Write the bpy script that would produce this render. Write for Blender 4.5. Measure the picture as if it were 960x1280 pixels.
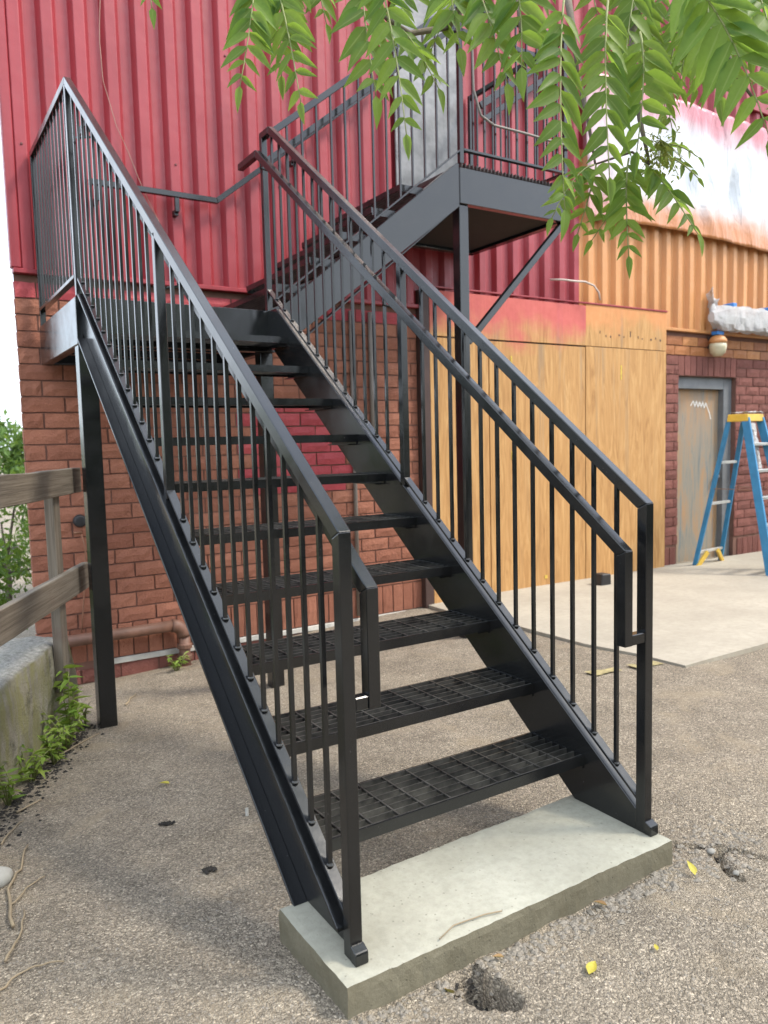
import bpy, math, random
import numpy as np
from mathutils import Vector, Matrix, noise as mnoise

random.seed(7)
RNG = np.random.default_rng(7)
scene = bpy.context.scene
for o in list(bpy.data.objects):
    bpy.data.objects.remove(o)
COL = scene.collection

# ------------------------------------------------------------------ camera
CAM = Vector((-0.894, -1.622, 1.388))
FWD = Vector((0.53248084, 0.84175002, -0.08900034))
RGT = Vector((0.84368372, -0.53628522, -0.02441188))
UPV = Vector((0.06827827, 0.06208928, 0.99573239))
FPX = 964.47
cam_data = bpy.data.cameras.new("camera")
cam_data.sensor_fit = 'AUTO'
cam_data.sensor_width = 36.0
cam_data.lens = FPX / 1280 * 36.0
cam_data.clip_start = 0.05
cam_data.clip_end = 2000
cam_data.dof.use_dof = True
cam_data.dof.focus_distance = 2.7
cam_data.dof.aperture_fstop = 4.0
camera = bpy.data.objects.new("camera", cam_data)
M = Matrix((RGT, UPV, -FWD)).transposed().to_4x4()
M.translation = CAM
camera.matrix_world = M
COL.objects.link(camera)
scene.camera = camera

# ------------------------------------------------------------------ light
SUN_EL, SUN_AZ = math.radians(52), math.radians(128)   # azimuth clockwise from +Y
world = bpy.data.worlds.new("World")
scene.world = world
world.use_nodes = True
wn = world.node_tree
bg = wn.nodes["Background"]
sky = wn.nodes.new("ShaderNodeTexSky")
sky.sky_type = 'NISHITA'
sky.sun_disc = False
sky.sun_elevation = SUN_EL
sky.sun_rotation = SUN_AZ
sky.air_density = 1.0
sky.dust_density = 2.0
sky.ozone_density = 1.0
# broken bright cloud all over the sky
tc = wn.nodes.new("ShaderNodeTexCoord")
cn = wn.nodes.new("ShaderNodeTexNoise")
cn.inputs['Scale'].default_value = 2.6
cn.inputs['Detail'].default_value = 6
cn.inputs['Roughness'].default_value = 0.55
wn.links.new(tc.outputs['Generated'], cn.inputs['Vector'])
cr = wn.nodes.new("ShaderNodeMapRange")
cr.interpolation_type = 'SMOOTHSTEP'
for k_, v_ in zip(('From Min', 'From Max', 'To Min', 'To Max'), (0.34, 0.60, 0.20, 0.96)):
    cr.inputs[k_].default_value = v_
wn.links.new(cn.outputs['Fac'], cr.inputs['Value'])
cm = wn.nodes.new("ShaderNodeMix")
cm.data_type = 'RGBA'
wn.links.new(cr.outputs[0], cm.inputs[0])
wn.links.new(sky.outputs[0], cm.inputs[6])
cm.inputs[7].default_value = (6.3, 6.9, 7.7, 1)
wn.links.new(cm.outputs[2], bg.inputs[0])
bg.inputs[1].default_value = 0.15
sun = bpy.data.lights.new("sun", 'SUN')
sun.energy = 1.5
sun.angle = math.radians(10)
sun.color = (1.0, 0.92, 0.80)
sun_o = bpy.data.objects.new("sun", sun)
sd = Vector((math.sin(SUN_AZ) * math.cos(SUN_EL), math.cos(SUN_AZ) * math.cos(SUN_EL), math.sin(SUN_EL)))
sun_o.rotation_euler = sd.to_track_quat('Z', 'Y').to_euler()
sun_o.location = sd * 20
COL.objects.link(sun_o)
scene.view_settings.view_transform = 'Standard'
scene.view_settings.look = 'None'
scene.view_settings.gamma = 1.0
scene.view_settings.use_curve_mapping = False
scene.view_settings.exposure = 1.42
scene.cycles.max_bounces = 5
scene.cycles.diffuse_bounces = 3
scene.cycles.glossy_bounces = 3
scene.cycles.transmission_bounces = 3
scene.cycles.transparent_max_bounces = 5
scene.cycles.caustics_reflective = False
scene.cycles.caustics_refractive = False


# ------------------------------------------------------------------ helpers
def at(px, py, depth):
    """point seen at photo pixel (960x1280) at a given depth along the view axis"""
    return CAM + depth * (FWD + RGT * ((px - 480) / FPX) - UPV * ((py - 640) / FPX))


class MB:
    def __init__(self):
        self.v, self.f = [], []

    def add(self, vs, fs):
        n = len(self.v)
        self.v += [tuple(p) for p in vs]
        self.f += [tuple(i + n for i in q) for q in fs]
        return self

    def box(self, x0, x1, y0, y1, z0, z1):
        return self.add([(x0, y0, z0), (x1, y0, z0), (x1, y1, z0), (x0, y1, z0),
                         (x0, y0, z1), (x1, y0, z1), (x1, y1, z1), (x0, y1, z1)],
                        [(0, 3, 2, 1), (4, 5, 6, 7), (0, 1, 5, 4), (1, 2, 6, 5), (2, 3, 7, 6), (3, 0, 4, 7)])

    def quadbox(self, a, b):
        """two 4-corner loops -> closed box"""
        return self.add(list(a) + list(b), [(0, 3, 2, 1), (4, 5, 6, 7), (0, 1, 5, 4), (1, 2, 6, 5), (2, 3, 7, 6), (3, 0, 4, 7)])

    def bar(self, p, q, w, h, up=(0, 0, 1)):
        """oriented box from p to q, w across, h along up"""
        p, q = Vector(p), Vector(q)
        t = (q - p).normalized()
        s = t.cross(Vector(up))
        if s.length < 1e-5:
            s = t.cross(Vector((0, 1, 0)))
        s.normalize()
        u = s.cross(t)
        c = lambda o: [o - s * w / 2 - u * h / 2, o + s * w / 2 - u * h / 2, o + s * w / 2 + u * h / 2, o - s * w / 2 + u * h / 2]
        return self.quadbox(c(p), c(q))

    def prism(self, poly, axis, a, b):
        """extrude a 2D polygon along axis ('x': poly=(y,z), 'y': poly=(x,z), 'z': poly=(x,y))"""
        def P(p, k):
            return {'x': (k, p[0], p[1]), 'y': (p[0], k, p[1]), 'z': (p[0], p[1], k)}[axis]
        n = len(poly)
        vs = [P(p, a) for p in poly] + [P(p, b) for p in poly]
        fs = [tuple(range(n))[::-1], tuple(range(n, 2 * n))] + [(i, (i + 1) % n, n + (i + 1) % n, n + i) for i in range(n)]
        return self.add(vs, fs)

    def tube(self, path, r, n=8, cap=True, r1=None):
        path = [Vector(p) for p in path]
        rings = []
        ref = None
        for i, p in enumerate(path):
            t = (path[min(i + 1, len(path) - 1)] - path[max(i - 1, 0)]).normalized()
            if ref is None:
                ref = t.cross(Vector((0.3, 0.2, 1)))
                if ref.length < 1e-3:
                    ref = t.cross(Vector((1, 0, 0)))
            s = (ref - t * ref.dot(t)).normalized()
            ref = s
            u = t.cross(s)
            k = i / max(1, len(path) - 1)
            rr = r[i] if isinstance(r, (list, tuple)) else (r if r1 is None else r + (r1 - r) * k)
            rings.append([p + (s * math.cos(a) + u * math.sin(a)) * rr for a in [2 * math.pi * j / n for j in range(n)]])
        vs = [v for rg in rings for v in rg]
        fs = []
        for i in range(len(rings) - 1):
            for j in range(n):
                fs.append((i * n + j, i * n + (j + 1) % n, (i + 1) * n + (j + 1) % n, (i + 1) * n + j))
        if cap:
            fs.append(tuple(range(n))[::-1])
            fs.append(tuple(range(len(vs) - n, len(vs))))
        return self.add(vs, fs)

    def lathe(self, c, prof, n=20, axis='z'):
        vs, fs = [], []
        for r, z in prof:
            for j in range(n):
                a = 2 * math.pi * j / n
                vs.append((c[0] + r * math.cos(a), c[1] + r * math.sin(a), c[2] + z) if axis == 'z'
                          else (c[0] + r * math.cos(a), c[1] + z, c[2] + r * math.sin(a)))
        for i in range(len(prof) - 1):
            for j in range(n):
                fs.append((i * n + j, i * n + (j + 1) % n, (i + 1) * n + (j + 1) % n, (i + 1) * n + j))
        fs.append(tuple(range(n))[::-1])
        fs.append(tuple(range(len(vs) - n, len(vs))))
        return self.add(vs, fs)

    def mesh(self, name, mat=None, smooth=False):
        me = bpy.data.meshes.new(name)
        me.from_pydata(self.v, [], self.f)
        import bmesh
        bm = bmesh.new(); bm.from_mesh(me)
        bmesh.ops.recalc_face_normals(bm, faces=bm.faces)
        bm.to_mesh(me); bm.free()
        if mat:
            me.materials.append(mat)
        if smooth:
            me.polygons.foreach_set('use_smooth', [True] * len(me.polygons))
        me.update()
        return me

    def build(self, name, mat, parent=None, smooth=False, bevel=0, seg=1):
        return place(name, self.mesh(name, mat, smooth), parent, bevel=bevel, seg=seg)


def world_loc(o):
    p = Vector(o.location)
    while o.parent:
        o = o.parent
        p = p + Vector(o.location)
    return p


def place(name, me, parent=None, loc=(0, 0, 0), rot=None, scale=None, bevel=0, seg=1):
    """link a mesh as an object; loc is a world position, parents are never rotated"""
    o = bpy.data.objects.new(name, me)
    COL.objects.link(o)
    o.location = loc
    if parent:
        o.parent = parent
        o.location = Vector(loc) - world_loc(parent)
    if rot is not None:
        o.rotation_euler = rot
    if scale is not None:
        o.scale = scale
    if bevel:
        m = o.modifiers.new('bevel', 'BEVEL')
        m.width = bevel
        m.segments = seg
        m.limit_method = 'ANGLE'
        m.angle_limit = math.radians(35)
    return o


def tag(o, label=None, cat=None, group=None, kind=None):
    if label: o['label'] = label
    if cat: o['category'] = cat
    if group: o['group'] = group
    if kind: o['kind'] = kind
    return o


def thing(name, loc, label, cat, group=None):
    o = bpy.data.objects.new(name, None)
    o.empty_display_size = 0.1
    COL.objects.link(o)
    o.location = loc
    return tag(o, label, cat, group)


# ------------------------------------------------------------------ materials
class NT:
    def __init__(self, name):
        self.m = bpy.data.materials.new(name)
        self.m.use_nodes = True
        self.t = self.m.node_tree
        self.n = self.t.nodes
        self.b = self.n['Principled BSDF']
        self.out = self.n['Material Output']
        self._c = {}

    def new(self, typ, **kw):
        nd = self.n.new(typ)
        for k, v in kw.items():
            setattr(nd, k, v)
        return nd

    def link(self, a, b):
        self.t.links.new(a, b)

    def set(self, **kw):
        for k, v in kw.items():
            self.b.inputs[k.replace('_', ' ')].default_value = v
        return self

    def obj(self):
        if 'o' not in self._c:
            self._c['o'] = self.new('ShaderNodeTexCoord').outputs['Object']
        return self._c['o']

    def pos(self):
        if 'p' not in self._c:
            self._c['p'] = self.new('ShaderNodeNewGeometry').outputs['Position']
        return self._c['p']

    def mapping(self, co, scale=(1, 1, 1), loc=(0, 0, 0)):
        m = self.new('ShaderNodeMapping')
        m.inputs['Scale'].default_value = scale
        m.inputs['Location'].default_value = loc
        self.link(co, m.inputs['Vector'])
        return m.outputs[0]

    def noise(self, co, scale, detail=4, rough=0.6, dist=0):
        n = self.new('ShaderNodeTexNoise')
        n.inputs['Scale'].default_value = scale
        n.inputs['Detail'].default_value = detail
        n.inputs['Roughness'].default_value = rough
        n.inputs['Distortion'].default_value = dist
        self.link(co, n.inputs['Vector'])
        return n.outputs['Fac']

    def voro(self, co, scale, feature='F1', out='Distance'):
        n = self.new('ShaderNodeTexVoronoi')
        n.feature = feature
        n.inputs['Scale'].default_value = scale
        self.link(co, n.inputs['Vector'])
        return n.outputs[out]

    def ramp(self, f, stops):
        r = self.new('ShaderNodeValToRGB')
        e = r.color_ramp.elements
        while len(e) > 1:
            e.remove(e[-1])
        e[0].position = stops[0][0]
        e[0].color = tuple(stops[0][1]) + (1,) if not isinstance(stops[0][1], float) else (stops[0][1],) * 3 + (1,)
        for p, c in stops[1:]:
            x = e.new(p)
            x.color = tuple(c) + (1,) if not isinstance(c, float) else (c,) * 3 + (1,)
        self.link(f, r.inputs[0])
        return r.outputs[0]

    def mix(self, fac, a, b, mode='MIX'):
        m = self.new('ShaderNodeMix', data_type='RGBA', blend_type=mode)
        for s, x in ((m.inputs[0], fac), (m.inputs[6], a), (m.inputs[7], b)):
            if hasattr(x, 'is_linked') or hasattr(x, 'links'):
                self.link(x, s)
            elif isinstance(x, (int, float)):
                s.default_value = x
            else:
                s.default_value = tuple(x) + (1,)
        return m.outputs[2]

    def math(self, op, a, b=0.5, c=None):
        m = self.new('ShaderNodeMath', operation=op)
        for i, x in enumerate((a, b) if c is None else (a, b, c)):
            if isinstance(x, (int, float)):
                m.inputs[i].default_value = x
            else:
                self.link(x, m.inputs[i])
        return m.outputs[0]

    def sep(self, co):
        s = self.new('ShaderNodeSeparateXYZ')
        self.link(co, s.inputs[0])
        return s.outputs

    def maprange(self, f, a, b, c=0.0, d=1.0, smooth=True):
        m = self.new('ShaderNodeMapRange')
        if smooth:
            m.interpolation_type = 'SMOOTHSTEP'
        for k, x in zip(('From Min', 'From Max', 'To Min', 'To Max'), (a, b, c, d)):
            m.inputs[k].default_value = x
        self.link(f, m.inputs['Value'])
        return m.outputs[0]

    def color(self, c):
        if isinstance(c, (tuple, list)):
            self.b.inputs['Base Color'].default_value = tuple(c) + (1,)
        else:
            self.link(c, self.b.inputs['Base Color'])
        return self

    def rough(self, r):
        if isinstance(r, (int, float)):
            self.b.inputs['Roughness'].default_value = r
        else:
            self.link(r, self.b.inputs['Roughness'])
        return self

    def bump(self, h, strength=0.3, dist=0.01, prev=None):
        b = self.new('ShaderNodeBump')
        b.inputs['Strength'].default_value = strength
        b.inputs['Distance'].default_value = dist
        self.link(h, b.inputs['Height'])
        if prev is not None:
            self.link(prev, b.inputs['Normal'])
        self.link(b.outputs[0], self.b.inputs['Normal'])
        return b.outputs[0]

    def rnd(self):
        """random number per object and per mesh island"""
        oi = self.new('ShaderNodeObjectInfo').outputs['Random']
        gi = self.new('ShaderNodeNewGeometry').outputs['Random Per Island']
        return self.math('FRACT', self.math('ADD', oi, gi))


def steel_mat():
    t = NT('black_painted_steel')
    p = t.pos()
    n = t.noise(p, 6, 4)
    s = t.noise(p, 90, 3)
    c = t.ramp(n, [(0.3, (0.008, 0.0085, 0.009)), (0.7, (0.013, 0.0135, 0.014))])
    spk = t.maprange(t.noise(p, 170, 2, 0.5), 0.755, 0.79, 0, 0.7)
    c = t.mix(spk, c, (0.22, 0.21, 0.2))
    dust = t.maprange(t.noise(p, 23, 6, 0.7), 0.62, 0.8, 0, 0.15)
    t.color(t.mix(dust, c, (0.075, 0.07, 0.06)))
    t.rough(t.maprange(n, 0.3, 0.7, 0.14, 0.25))
    t.bump(s, 0.04, 0.003)
    t.set(Specular_IOR_Level=0.62)
    return t.m


def weld_mat():
    t = NT('bare_weld')
    t.color((0.05, 0.05, 0.048)).rough(0.18)
    return t.m


def asphalt_mat():
    t = NT('asphalt')
    p = t.pos()
    big = t.noise(p, 0.9, 5, 0.6)
    mid = t.noise(p, 5, 6, 0.65)
    fine = t.noise(p, 60, 3, 0.7)
    wob = t.new('ShaderNodeVectorMath', operation='ADD')
    nz = t.new('ShaderNodeTexNoise'); nz.inputs['Scale'].default_value = 70; nz.inputs['Detail'].default_value = 2
    t.link(p, nz.inputs['Vector'])
    sc_ = t.new('ShaderNodeVectorMath', operation='SCALE'); sc_.inputs['Scale'].default_value = 0.016
    t.link(nz.outputs['Color'], sc_.inputs[0])
    t.link(p, wob.inputs[0]); t.link(sc_.outputs[0], wob.inputs[1])
    v1 = t.new('ShaderNodeTexVoronoi'); v1.inputs['Scale'].default_value = 165
    t.link(wob.outputs[0], v1.inputs['Vector'])
    vc, vd = v1.outputs['Color'], v1.outputs['Distance']
    vd2 = t.noise(p, 260, 2, 0.7)
    base = t.ramp(mid, [(0.25, (0.265, 0.222, 0.168)), (0.5, (0.37, 0.312, 0.24)), (0.75, (0.46, 0.39, 0.30))])
    base = t.mix(t.maprange(big, 0.35, 0.7, 0, 0.5), base, (0.44, 0.37, 0.275))
    stone = t.ramp(t.sep(vc)[0], [(0.0, 0.4), (0.3, 0.75), (0.7, 1.1), (0.9, 1.45), (1.0, 2.1)])
    base = t.mix(0.75, base, stone, 'MULTIPLY')
    pit = t.ramp(vd, [(0.0, 1.0), (0.45, 0.9), (0.75, 0.45)])
    base = t.mix(0.7, base, pit, 'MULTIPLY')
    sand = t.maprange(t.noise(p, 2.6, 6, 0.68, 0.6), 0.52, 0.68, 0, 0.5)
    base = t.mix(sand, base, t.mix(fine, (0.30, 0.235, 0.155), (0.50, 0.41, 0.29)))
    damp = t.maprange(t.noise(p, 1.7, 5, 0.65, 0.4), 0.53, 0.70, 0, 0.5)
    base = t.mix(damp, base, t.mix(0.5, base, (0.07, 0.06, 0.05)))
    t.color(base).rough(0.9).set(Specular_IOR_Level=0.25)
    h = t.math('ADD', t.math('MULTIPLY', vd, -1.0), t.math('MULTIPLY', fine, 0.9))
    h = t.math('ADD', h, t.math('MULTIPLY', vd2, -0.5))
    t.bump(h, 1.0, 0.008)
    return t.m


def concrete_mat(name, a, b, sc=4.0, moss=False, pits=0.5, bumpd=0.004, dirt=(0.12, 0.11, 0.085)):
    t = NT(name)
    p = t.pos()
    n = t.noise(p, sc, 7, 0.62)
    f = t.noise(p, sc * 14, 4, 0.7)
    c = t.ramp(n, [(0.3, a), (0.7, b)])
    c = t.mix(t.maprange(f, 0.35, 0.75, 0, 0.35), c, tuple(x * 0.72 for x in a))
    pit = t.voro(p, 38)
    pitm = t.maprange(pit, 0.05, 0.16, pits, 0)
    c = t.mix(pitm, c, dirt)
    if moss:
        m = t.maprange(t.noise(t.mapping(p, (9, 9, 2.0)), 1.6, 6, 0.7), 0.40, 0.62, 0, 0.8)
        c = t.mix(m, c, (0.22, 0.21, 0.085))
        d = t.maprange(t.noise(p, 6, 6, 0.7), 0.55, 0.75, 0, 0.8)
        c = t.mix(d, c, (0.05, 0.047, 0.036))
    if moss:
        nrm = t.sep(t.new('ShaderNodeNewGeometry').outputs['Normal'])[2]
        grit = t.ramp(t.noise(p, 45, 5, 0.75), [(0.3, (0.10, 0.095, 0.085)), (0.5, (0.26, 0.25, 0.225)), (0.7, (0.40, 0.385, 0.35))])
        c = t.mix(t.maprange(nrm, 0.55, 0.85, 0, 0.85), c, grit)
    t.color(c).rough(0.88).set(Specular_IOR_Level=0.3)
    h = t.math('ADD', f, t.math('MULTIPLY', pitm, -0.7))
    t.bump(t.math('ADD', h, n), 0.6, bumpd)
    return t.m


def brick_mat(name, stops, painted=0.0):
    t = NT(name)
    p = t.pos()
    r = t.rnd()
    n = t.noise(p, 9, 6, 0.65)
    f = t.noise(p, 75, 4, 0.7)
    c = t.ramp(r, stops)
    c = t.mix(t.maprange(n, 0.35, 0.7, 0, 0.35), c, tuple(x * 0.62 for x in stops[len(stops) // 2][1]))
    c = t.mix(t.maprange(f, 0.55, 0.8, 0, 0.35), c, tuple(min(1, x * 1.8) for x in stops[-1][1]))
    t.color(c).rough(0.85 if not painted else 0.55)
    t.set(Specular_IOR_Level=0.3)
    t.bump(t.math('ADD', f, t.math('MULTIPLY', n, 2.2)), 0.8 - painted, 0.008)
    return t.m


def paint_mat(name, col, chip=None, rough=0.42):
    t = NT(name)
    p = t.pos()
    n = t.noise(t.mapping(p, (3, 3, 0.7)), 1.4, 5, 0.6)
    f = t.noise(p, 40, 3, 0.6)
    c = t.ramp(n, [(0.25, tuple(x * 0.8 for x in col)), (0.75, tuple(min(1, x * 1.12) for x in col))])
    streak = t.maprange(t.noise(t.mapping(p, (16, 16, 0.5)), 1.0, 6, 0.7), 0.5, 0.75, 0, 0.45)
    c = t.mix(streak, c, tuple(x * 0.55 + 0.01 for x in col))
    grime = t.maprange(t.noise(p, 3.3, 7, 0.7), 0.58, 0.75, 0, 0.3)
    c = t.mix(grime, c, tuple(x * 0.6 + 0.03 for x in col))
    if chip:
        c = t.mix(t.maprange(t.noise(p, 11, 7, 0.7), 0.68, 0.74, 0, 0.8), c, chip)
    t.color(c).rough(t.maprange(f, 0.3, 0.7, rough - 0.07, rough + 0.1))
    d_ = t.bump(t.noise(p, 2.3, 3, 0.5), 0.5, 0.03)
    t.bump(t.math('ADD', f, t.math('MULTIPLY', n, 3)), 0.12, 0.004, prev=d_)
    return t.m


def plywood_mat(spray=None):
    t = NT('plywood' if spray is None else 'plywood_oversprayed')
    p = t.pos()
    r = t.new('ShaderNodeObjectInfo').outputs['Random']
    shift = t.new('ShaderNodeCombineXYZ')
    t.link(t.math('MULTIPLY', r, 13.0), shift.inputs[0])
    add = t.new('ShaderNodeVectorMath', operation='ADD')
    t.link(p, add.inputs[0]); t.link(shift.outputs[0], add.inputs[1])
    q = add.outputs[0]
    g = t.noise(t.mapping(q, (5.5, 5.5, 0.6)), 2.2, 6, 0.62, 2.6)
    g2 = t.noise(t.mapping(q, (42, 42, 1.4)), 1.5, 5, 0.65, 1.0)
    c = t.ramp(g, [(0.25, (0.33, 0.165, 0.06)), (0.5, (0.50, 0.275, 0.105)), (0.75, (0.62, 0.38, 0.165))])
    c = t.mix(t.maprange(g2, 0.4, 0.75, 0, 0.4), c, (0.30, 0.155, 0.06))
    knot = t.voro(t.mapping(q, (3.2, 3.2, 1.5)), 1.9)
    c = t.mix(t.maprange(knot, 0.02, 0.055, 0.75, 0), c, (0.12, 0.05, 0.018))
    stain = t.maprange(t.noise(t.mapping(q, (6, 6, 0.35)), 1.1, 6, 0.7), 0.6, 0.78, 0, 0.55)
    c = t.mix(stain, c, (0.15, 0.10, 0.055))
    grey = t.math('MULTIPLY', t.maprange(t.noise(t.mapping(q, (5, 5, 0.25)), 1.3, 6, 0.7), 0.52, 0.7, 0, 0.6), t.maprange(t.sep(p)[2], 0.6, 2.3, 0.15, 1))
    c = t.mix(grey, c, (0.24, 0.20, 0.15))
    if spray:
        z = t.sep(p)[2]
        zz = t.math('ADD', z, t.math('MULTIPLY', t.math('SUBTRACT', t.noise(p, 1.7, 6, 0.62), 0.5), 1.1))
        c = t.mix(t.maprange(zz, spray[1], spray[2], 0, 0.85), c, t.mix(t.noise(p, 14, 5, 0.7), spray[0], tuple(min(1, x * 1.3 + 0.05) for x in spray[0])))
    t.color(c).rough(0.72).set(Specular_IOR_Level=0.3)
    t.bump(g2, 0.25, 0.003)
    return t.m


def leaf_mat(name, a, b, trans=0.55, rough=0.4, vein=False):
    t = NT(name)
    r = t.rnd()
    c = t.ramp(r, [(0.0, a), (0.6, tuple((x + y) / 2 for x, y in zip(a, b))), (1.0, b)])
    n = t.noise(t.obj(), 9, 3)
    c = t.mix(t.maprange(n, 0.3, 0.7, 0, 0.25), c, tuple(x * 0.55 for x in a))
    if vein:
        at_ = t.new('ShaderNodeAttribute')
        at_.attribute_name = 'mid'
        c = t.mix(t.maprange(at_.outputs['Fac'], 0.86, 0.97, 0, 0.7), c, (0.28, 0.38, 0.12))
    t.color(c).rough(rough).set(Specular_IOR_Level=0.35)
    tr = t.new('ShaderNodeBsdfTranslucent')
    t.link(t.mix(0.6, c, (0.32, 0.45, 0.05)), tr.inputs[0])
    mx = t.new('ShaderNodeMixShader')
    mx.inputs[0].default_value = trans
    t.link(t.b.outputs[0], mx.inputs[1]); t.link(tr.outputs[0], mx.inputs[2])
    t.link(mx.outputs[0], t.out.inputs[0])
    return t.m


def simple(name, col, rough=0.5, metallic=0.0, bumps=None, var=0.15, sc=8):
    t = NT(name)
    p = t.pos()
    n = t.noise(p, sc, 5, 0.6)
    t.color(t.ramp(n, [(0.3, tuple(x * (1 - var) for x in col)), (0.7, tuple(min(1, x * (1 + var)) for x in col))]))
    t.rough(rough).set(Metallic=metallic)
    if bumps:
        t.bump(t.noise(p, bumps[0], 4, 0.7), bumps[1], bumps[2])
    return t.m


def wood_mat():
    t = NT('weathered_wood')
    # grain runs along the fence direction
    p = t.obj()
    g = t.noise(t.mapping(p, (1.0, 34, 34)), 1.4, 6, 0.65, 0.8)
    g2 = t.noise(t.mapping(p, (2.5, 130, 130)), 1.2, 3, 0.7)
    c = t.ramp(g, [(0.3, (0.105, 0.085, 0.066)), (0.55, (0.19, 0.16, 0.125)), (0.75, (0.25, 0.215, 0.17))])
    c = t.mix(t.maprange(g2, 0.55, 0.72, 0, 0.5), c, (0.07, 0.055, 0.04))
    c = t.mix(t.maprange(t.noise(p, 5, 5), 0.55, 0.75, 0, 0.4), c, (0.15, 0.10, 0.085))
    t.color(c).rough(0.85).set(Specular_IOR_Level=0.25)
    t.bump(t.math('ADD', g, g2), 0.5, 0.004)
    return t.m


def sheet_mat():
    """painters' plastic: white film with pink overspray at the top and left edge, orange at the bottom"""
    t = NT('painters_plastic')
    p = t.pos()
    s = t.sep(p)
    w = t.math('MULTIPLY', t.math('SUBTRACT', t.noise(p, 1.6, 5, 0.6), 0.5), 0.55)
    zz = t.math('ADD', s[2], w)
    xx = t.math('ADD', s[0], w)
    c = t.mix(t.maprange(zz, 3.72, 4.08, 1, 0), (0.60, 0.615, 0.63), (0.50, 0.20, 0.075))
    c = t.mix(t.maprange(zz, 4.6, 4.98, 0, 0.85), c, (0.50, 0.11, 0.14))
    c = t.mix(t.maprange(xx, 5.2, 5.9, 0.7, 0), c, (0.52, 0.27, 0.29))
    t.color(c).rough(0.28).set(Specular_IOR_Level=0.5)
    t.bump(t.noise(t.mapping(p, (4, 4, 1.5)), 1.6, 4, 0.55, 1.2), 0.55, 0.06)
    return t.m


def door_mat():
    t = NT('weathered_door')
    p = t.pos()
    g = t.noise(t.mapping(p, (5, 5, 0.8)), 1.5, 7, 0.7, 0.8)
    g2 = t.noise(t.mapping(p, (14, 14, 1.4)), 1.2, 6, 0.7)
    z = t.sep(p)[2]
    c = t.ramp(g, [(0.3, (0.15, 0.17, 0.17)), (0.47, (0.27, 0.24, 0.19)), (0.62, (0.38, 0.23, 0.12))])
    c = t.mix(t.maprange(g2, 0.55, 0.7, 0, 0.8), c, (0.10, 0.17, 0.22))
    c = t.mix(t.math('MULTIPLY', t.maprange(z, 1.0, 2.0, 0, 0.8), t.maprange(g2, 0.3, 0.6, 1, 0.2)), c, (0.42, 0.22, 0.09))
    t.color(c).rough(0.6)
    t.bump(g2, 0.15, 0.004)
    return t.m


STEEL = steel_mat()
WELD = weld_mat()
ASPHALT = asphalt_mat()
PAD_M = concrete_mat('pad_concrete', (0.34, 0.305, 0.245), (0.44, 0.40, 0.325), 1.6, pits=0.15)
SLAB_M = concrete_mat('slab_concrete', (0.32, 0.305, 0.24), (0.44, 0.425, 0.345), 3.0, pits=0.45)
SLABS_M = concrete_mat('slab_side_concrete', (0.155, 0.138, 0.092), (0.225, 0.205, 0.145), 7.0, pits=0.6)
OLDCON = concrete_mat('old_concrete', (0.20, 0.185, 0.15), (0.34, 0.31, 0.25), 5, moss=True, bumpd=0.02)
MORTAR = simple('mortar', (0.17, 0.085, 0.062), 0.95, bumps=(90, 0.4, 0.004))
BRICK = brick_mat('brick_red', [(0.0, (0.27, 0.105, 0.066)), (0.5, (0.32, 0.13, 0.082)), (1.0, (0.39, 0.165, 0.105))])
BRICKP = brick_mat('brick_pink_paint', [(0.0, (0.36, 0.05, 0.06)), (0.5, (0.42, 0.062, 0.072)), (1.0, (0.48, 0.085, 0.09))], 0.2)
BRICKD = brick_mat('brick_dark', [(0.0, (0.17, 0.065, 0.052)), (0.5, (0.21, 0.08, 0.063)), (1.0, (0.26, 0.10, 0.08))])
RED = paint_mat('red_cladding_paint', (0.30, 0.031, 0.040), rough=0.42)
ORANGE = paint_mat('orange_cladding_paint', (0.58, 0.265, 0.095), rough=0.5)
PLY = plywood_mat()
PLYR = plywood_mat(((0.46, 0.07, 0.075), 2.25, 2.62))
PLYO = plywood_mat(((0.52, 0.21, 0.07), 2.45, 2.75))
DARKTRIM = simple('dark_brown_trim', (0.06, 0.032, 0.026), 0.6)
WOOD = wood_mat()
PIPE_M = simple('rusty_brown_pipe', (0.15, 0.075, 0.05), 0.6, bumps=(40, 0.3, 0.003), var=0.35)
GREYPIPE = simple('grey_conduit', (0.20, 0.17, 0.145), 0.55)
WHITE = simple('white_trim', (0.55, 0.53, 0.48), 0.7, var=0.25)
BLACKP = simple('black_plastic', (0.02, 0.02, 0.022), 0.5)
LEAF = leaf_mat('tree_leaf', (0.075, 0.18, 0.035), (0.27, 0.41, 0.07), 0.62, 0.48, True)
WEED = leaf_mat('weed_leaf', (0.17, 0.29, 0.045), (0.38, 0.47, 0.10), 0.4, 0.5)
BUSH = leaf_mat('bush_leaf', (0.04, 0.10, 0.02), (0.12, 0.22, 0.04), 0.4, 0.5)
BARK = simple('bark', (0.13, 0.105, 0.08), 0.9, bumps=(30, 0.5, 0.01), var=0.3)
STEMM = simple('leaf_stalk', (0.20, 0.22, 0.07), 0.6)
SHEET = sheet_mat()
DOORM = door_mat()
FRAME_G = simple('grey_door_frame', (0.16, 0.165, 0.17), 0.5)
GALV = simple('grey_sheet_door', (0.19, 0.185, 0.18), 0.35, 0.3, bumps=(3, 0.3, 0.03), var=0.45, sc=5)
BLUE = simple('blue_fibreglass', (0.035, 0.22, 0.42), 0.4)
YELLOW = simple('yellow_plastic', (0.68, 0.44, 0.06), 0.45)
ALU = simple('aluminium', (0.62, 0.62, 0.60), 0.35, 0.7)
CREAM = simple('cream_glass', (0.60, 0.54, 0.36), 0.25)
TAPE = simple('blue_tape', (0.04, 0.20, 0.55), 0.5)
WHITEP = simple('white_paint_scribble', (0.7, 0.68, 0.64), 0.6)
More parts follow.
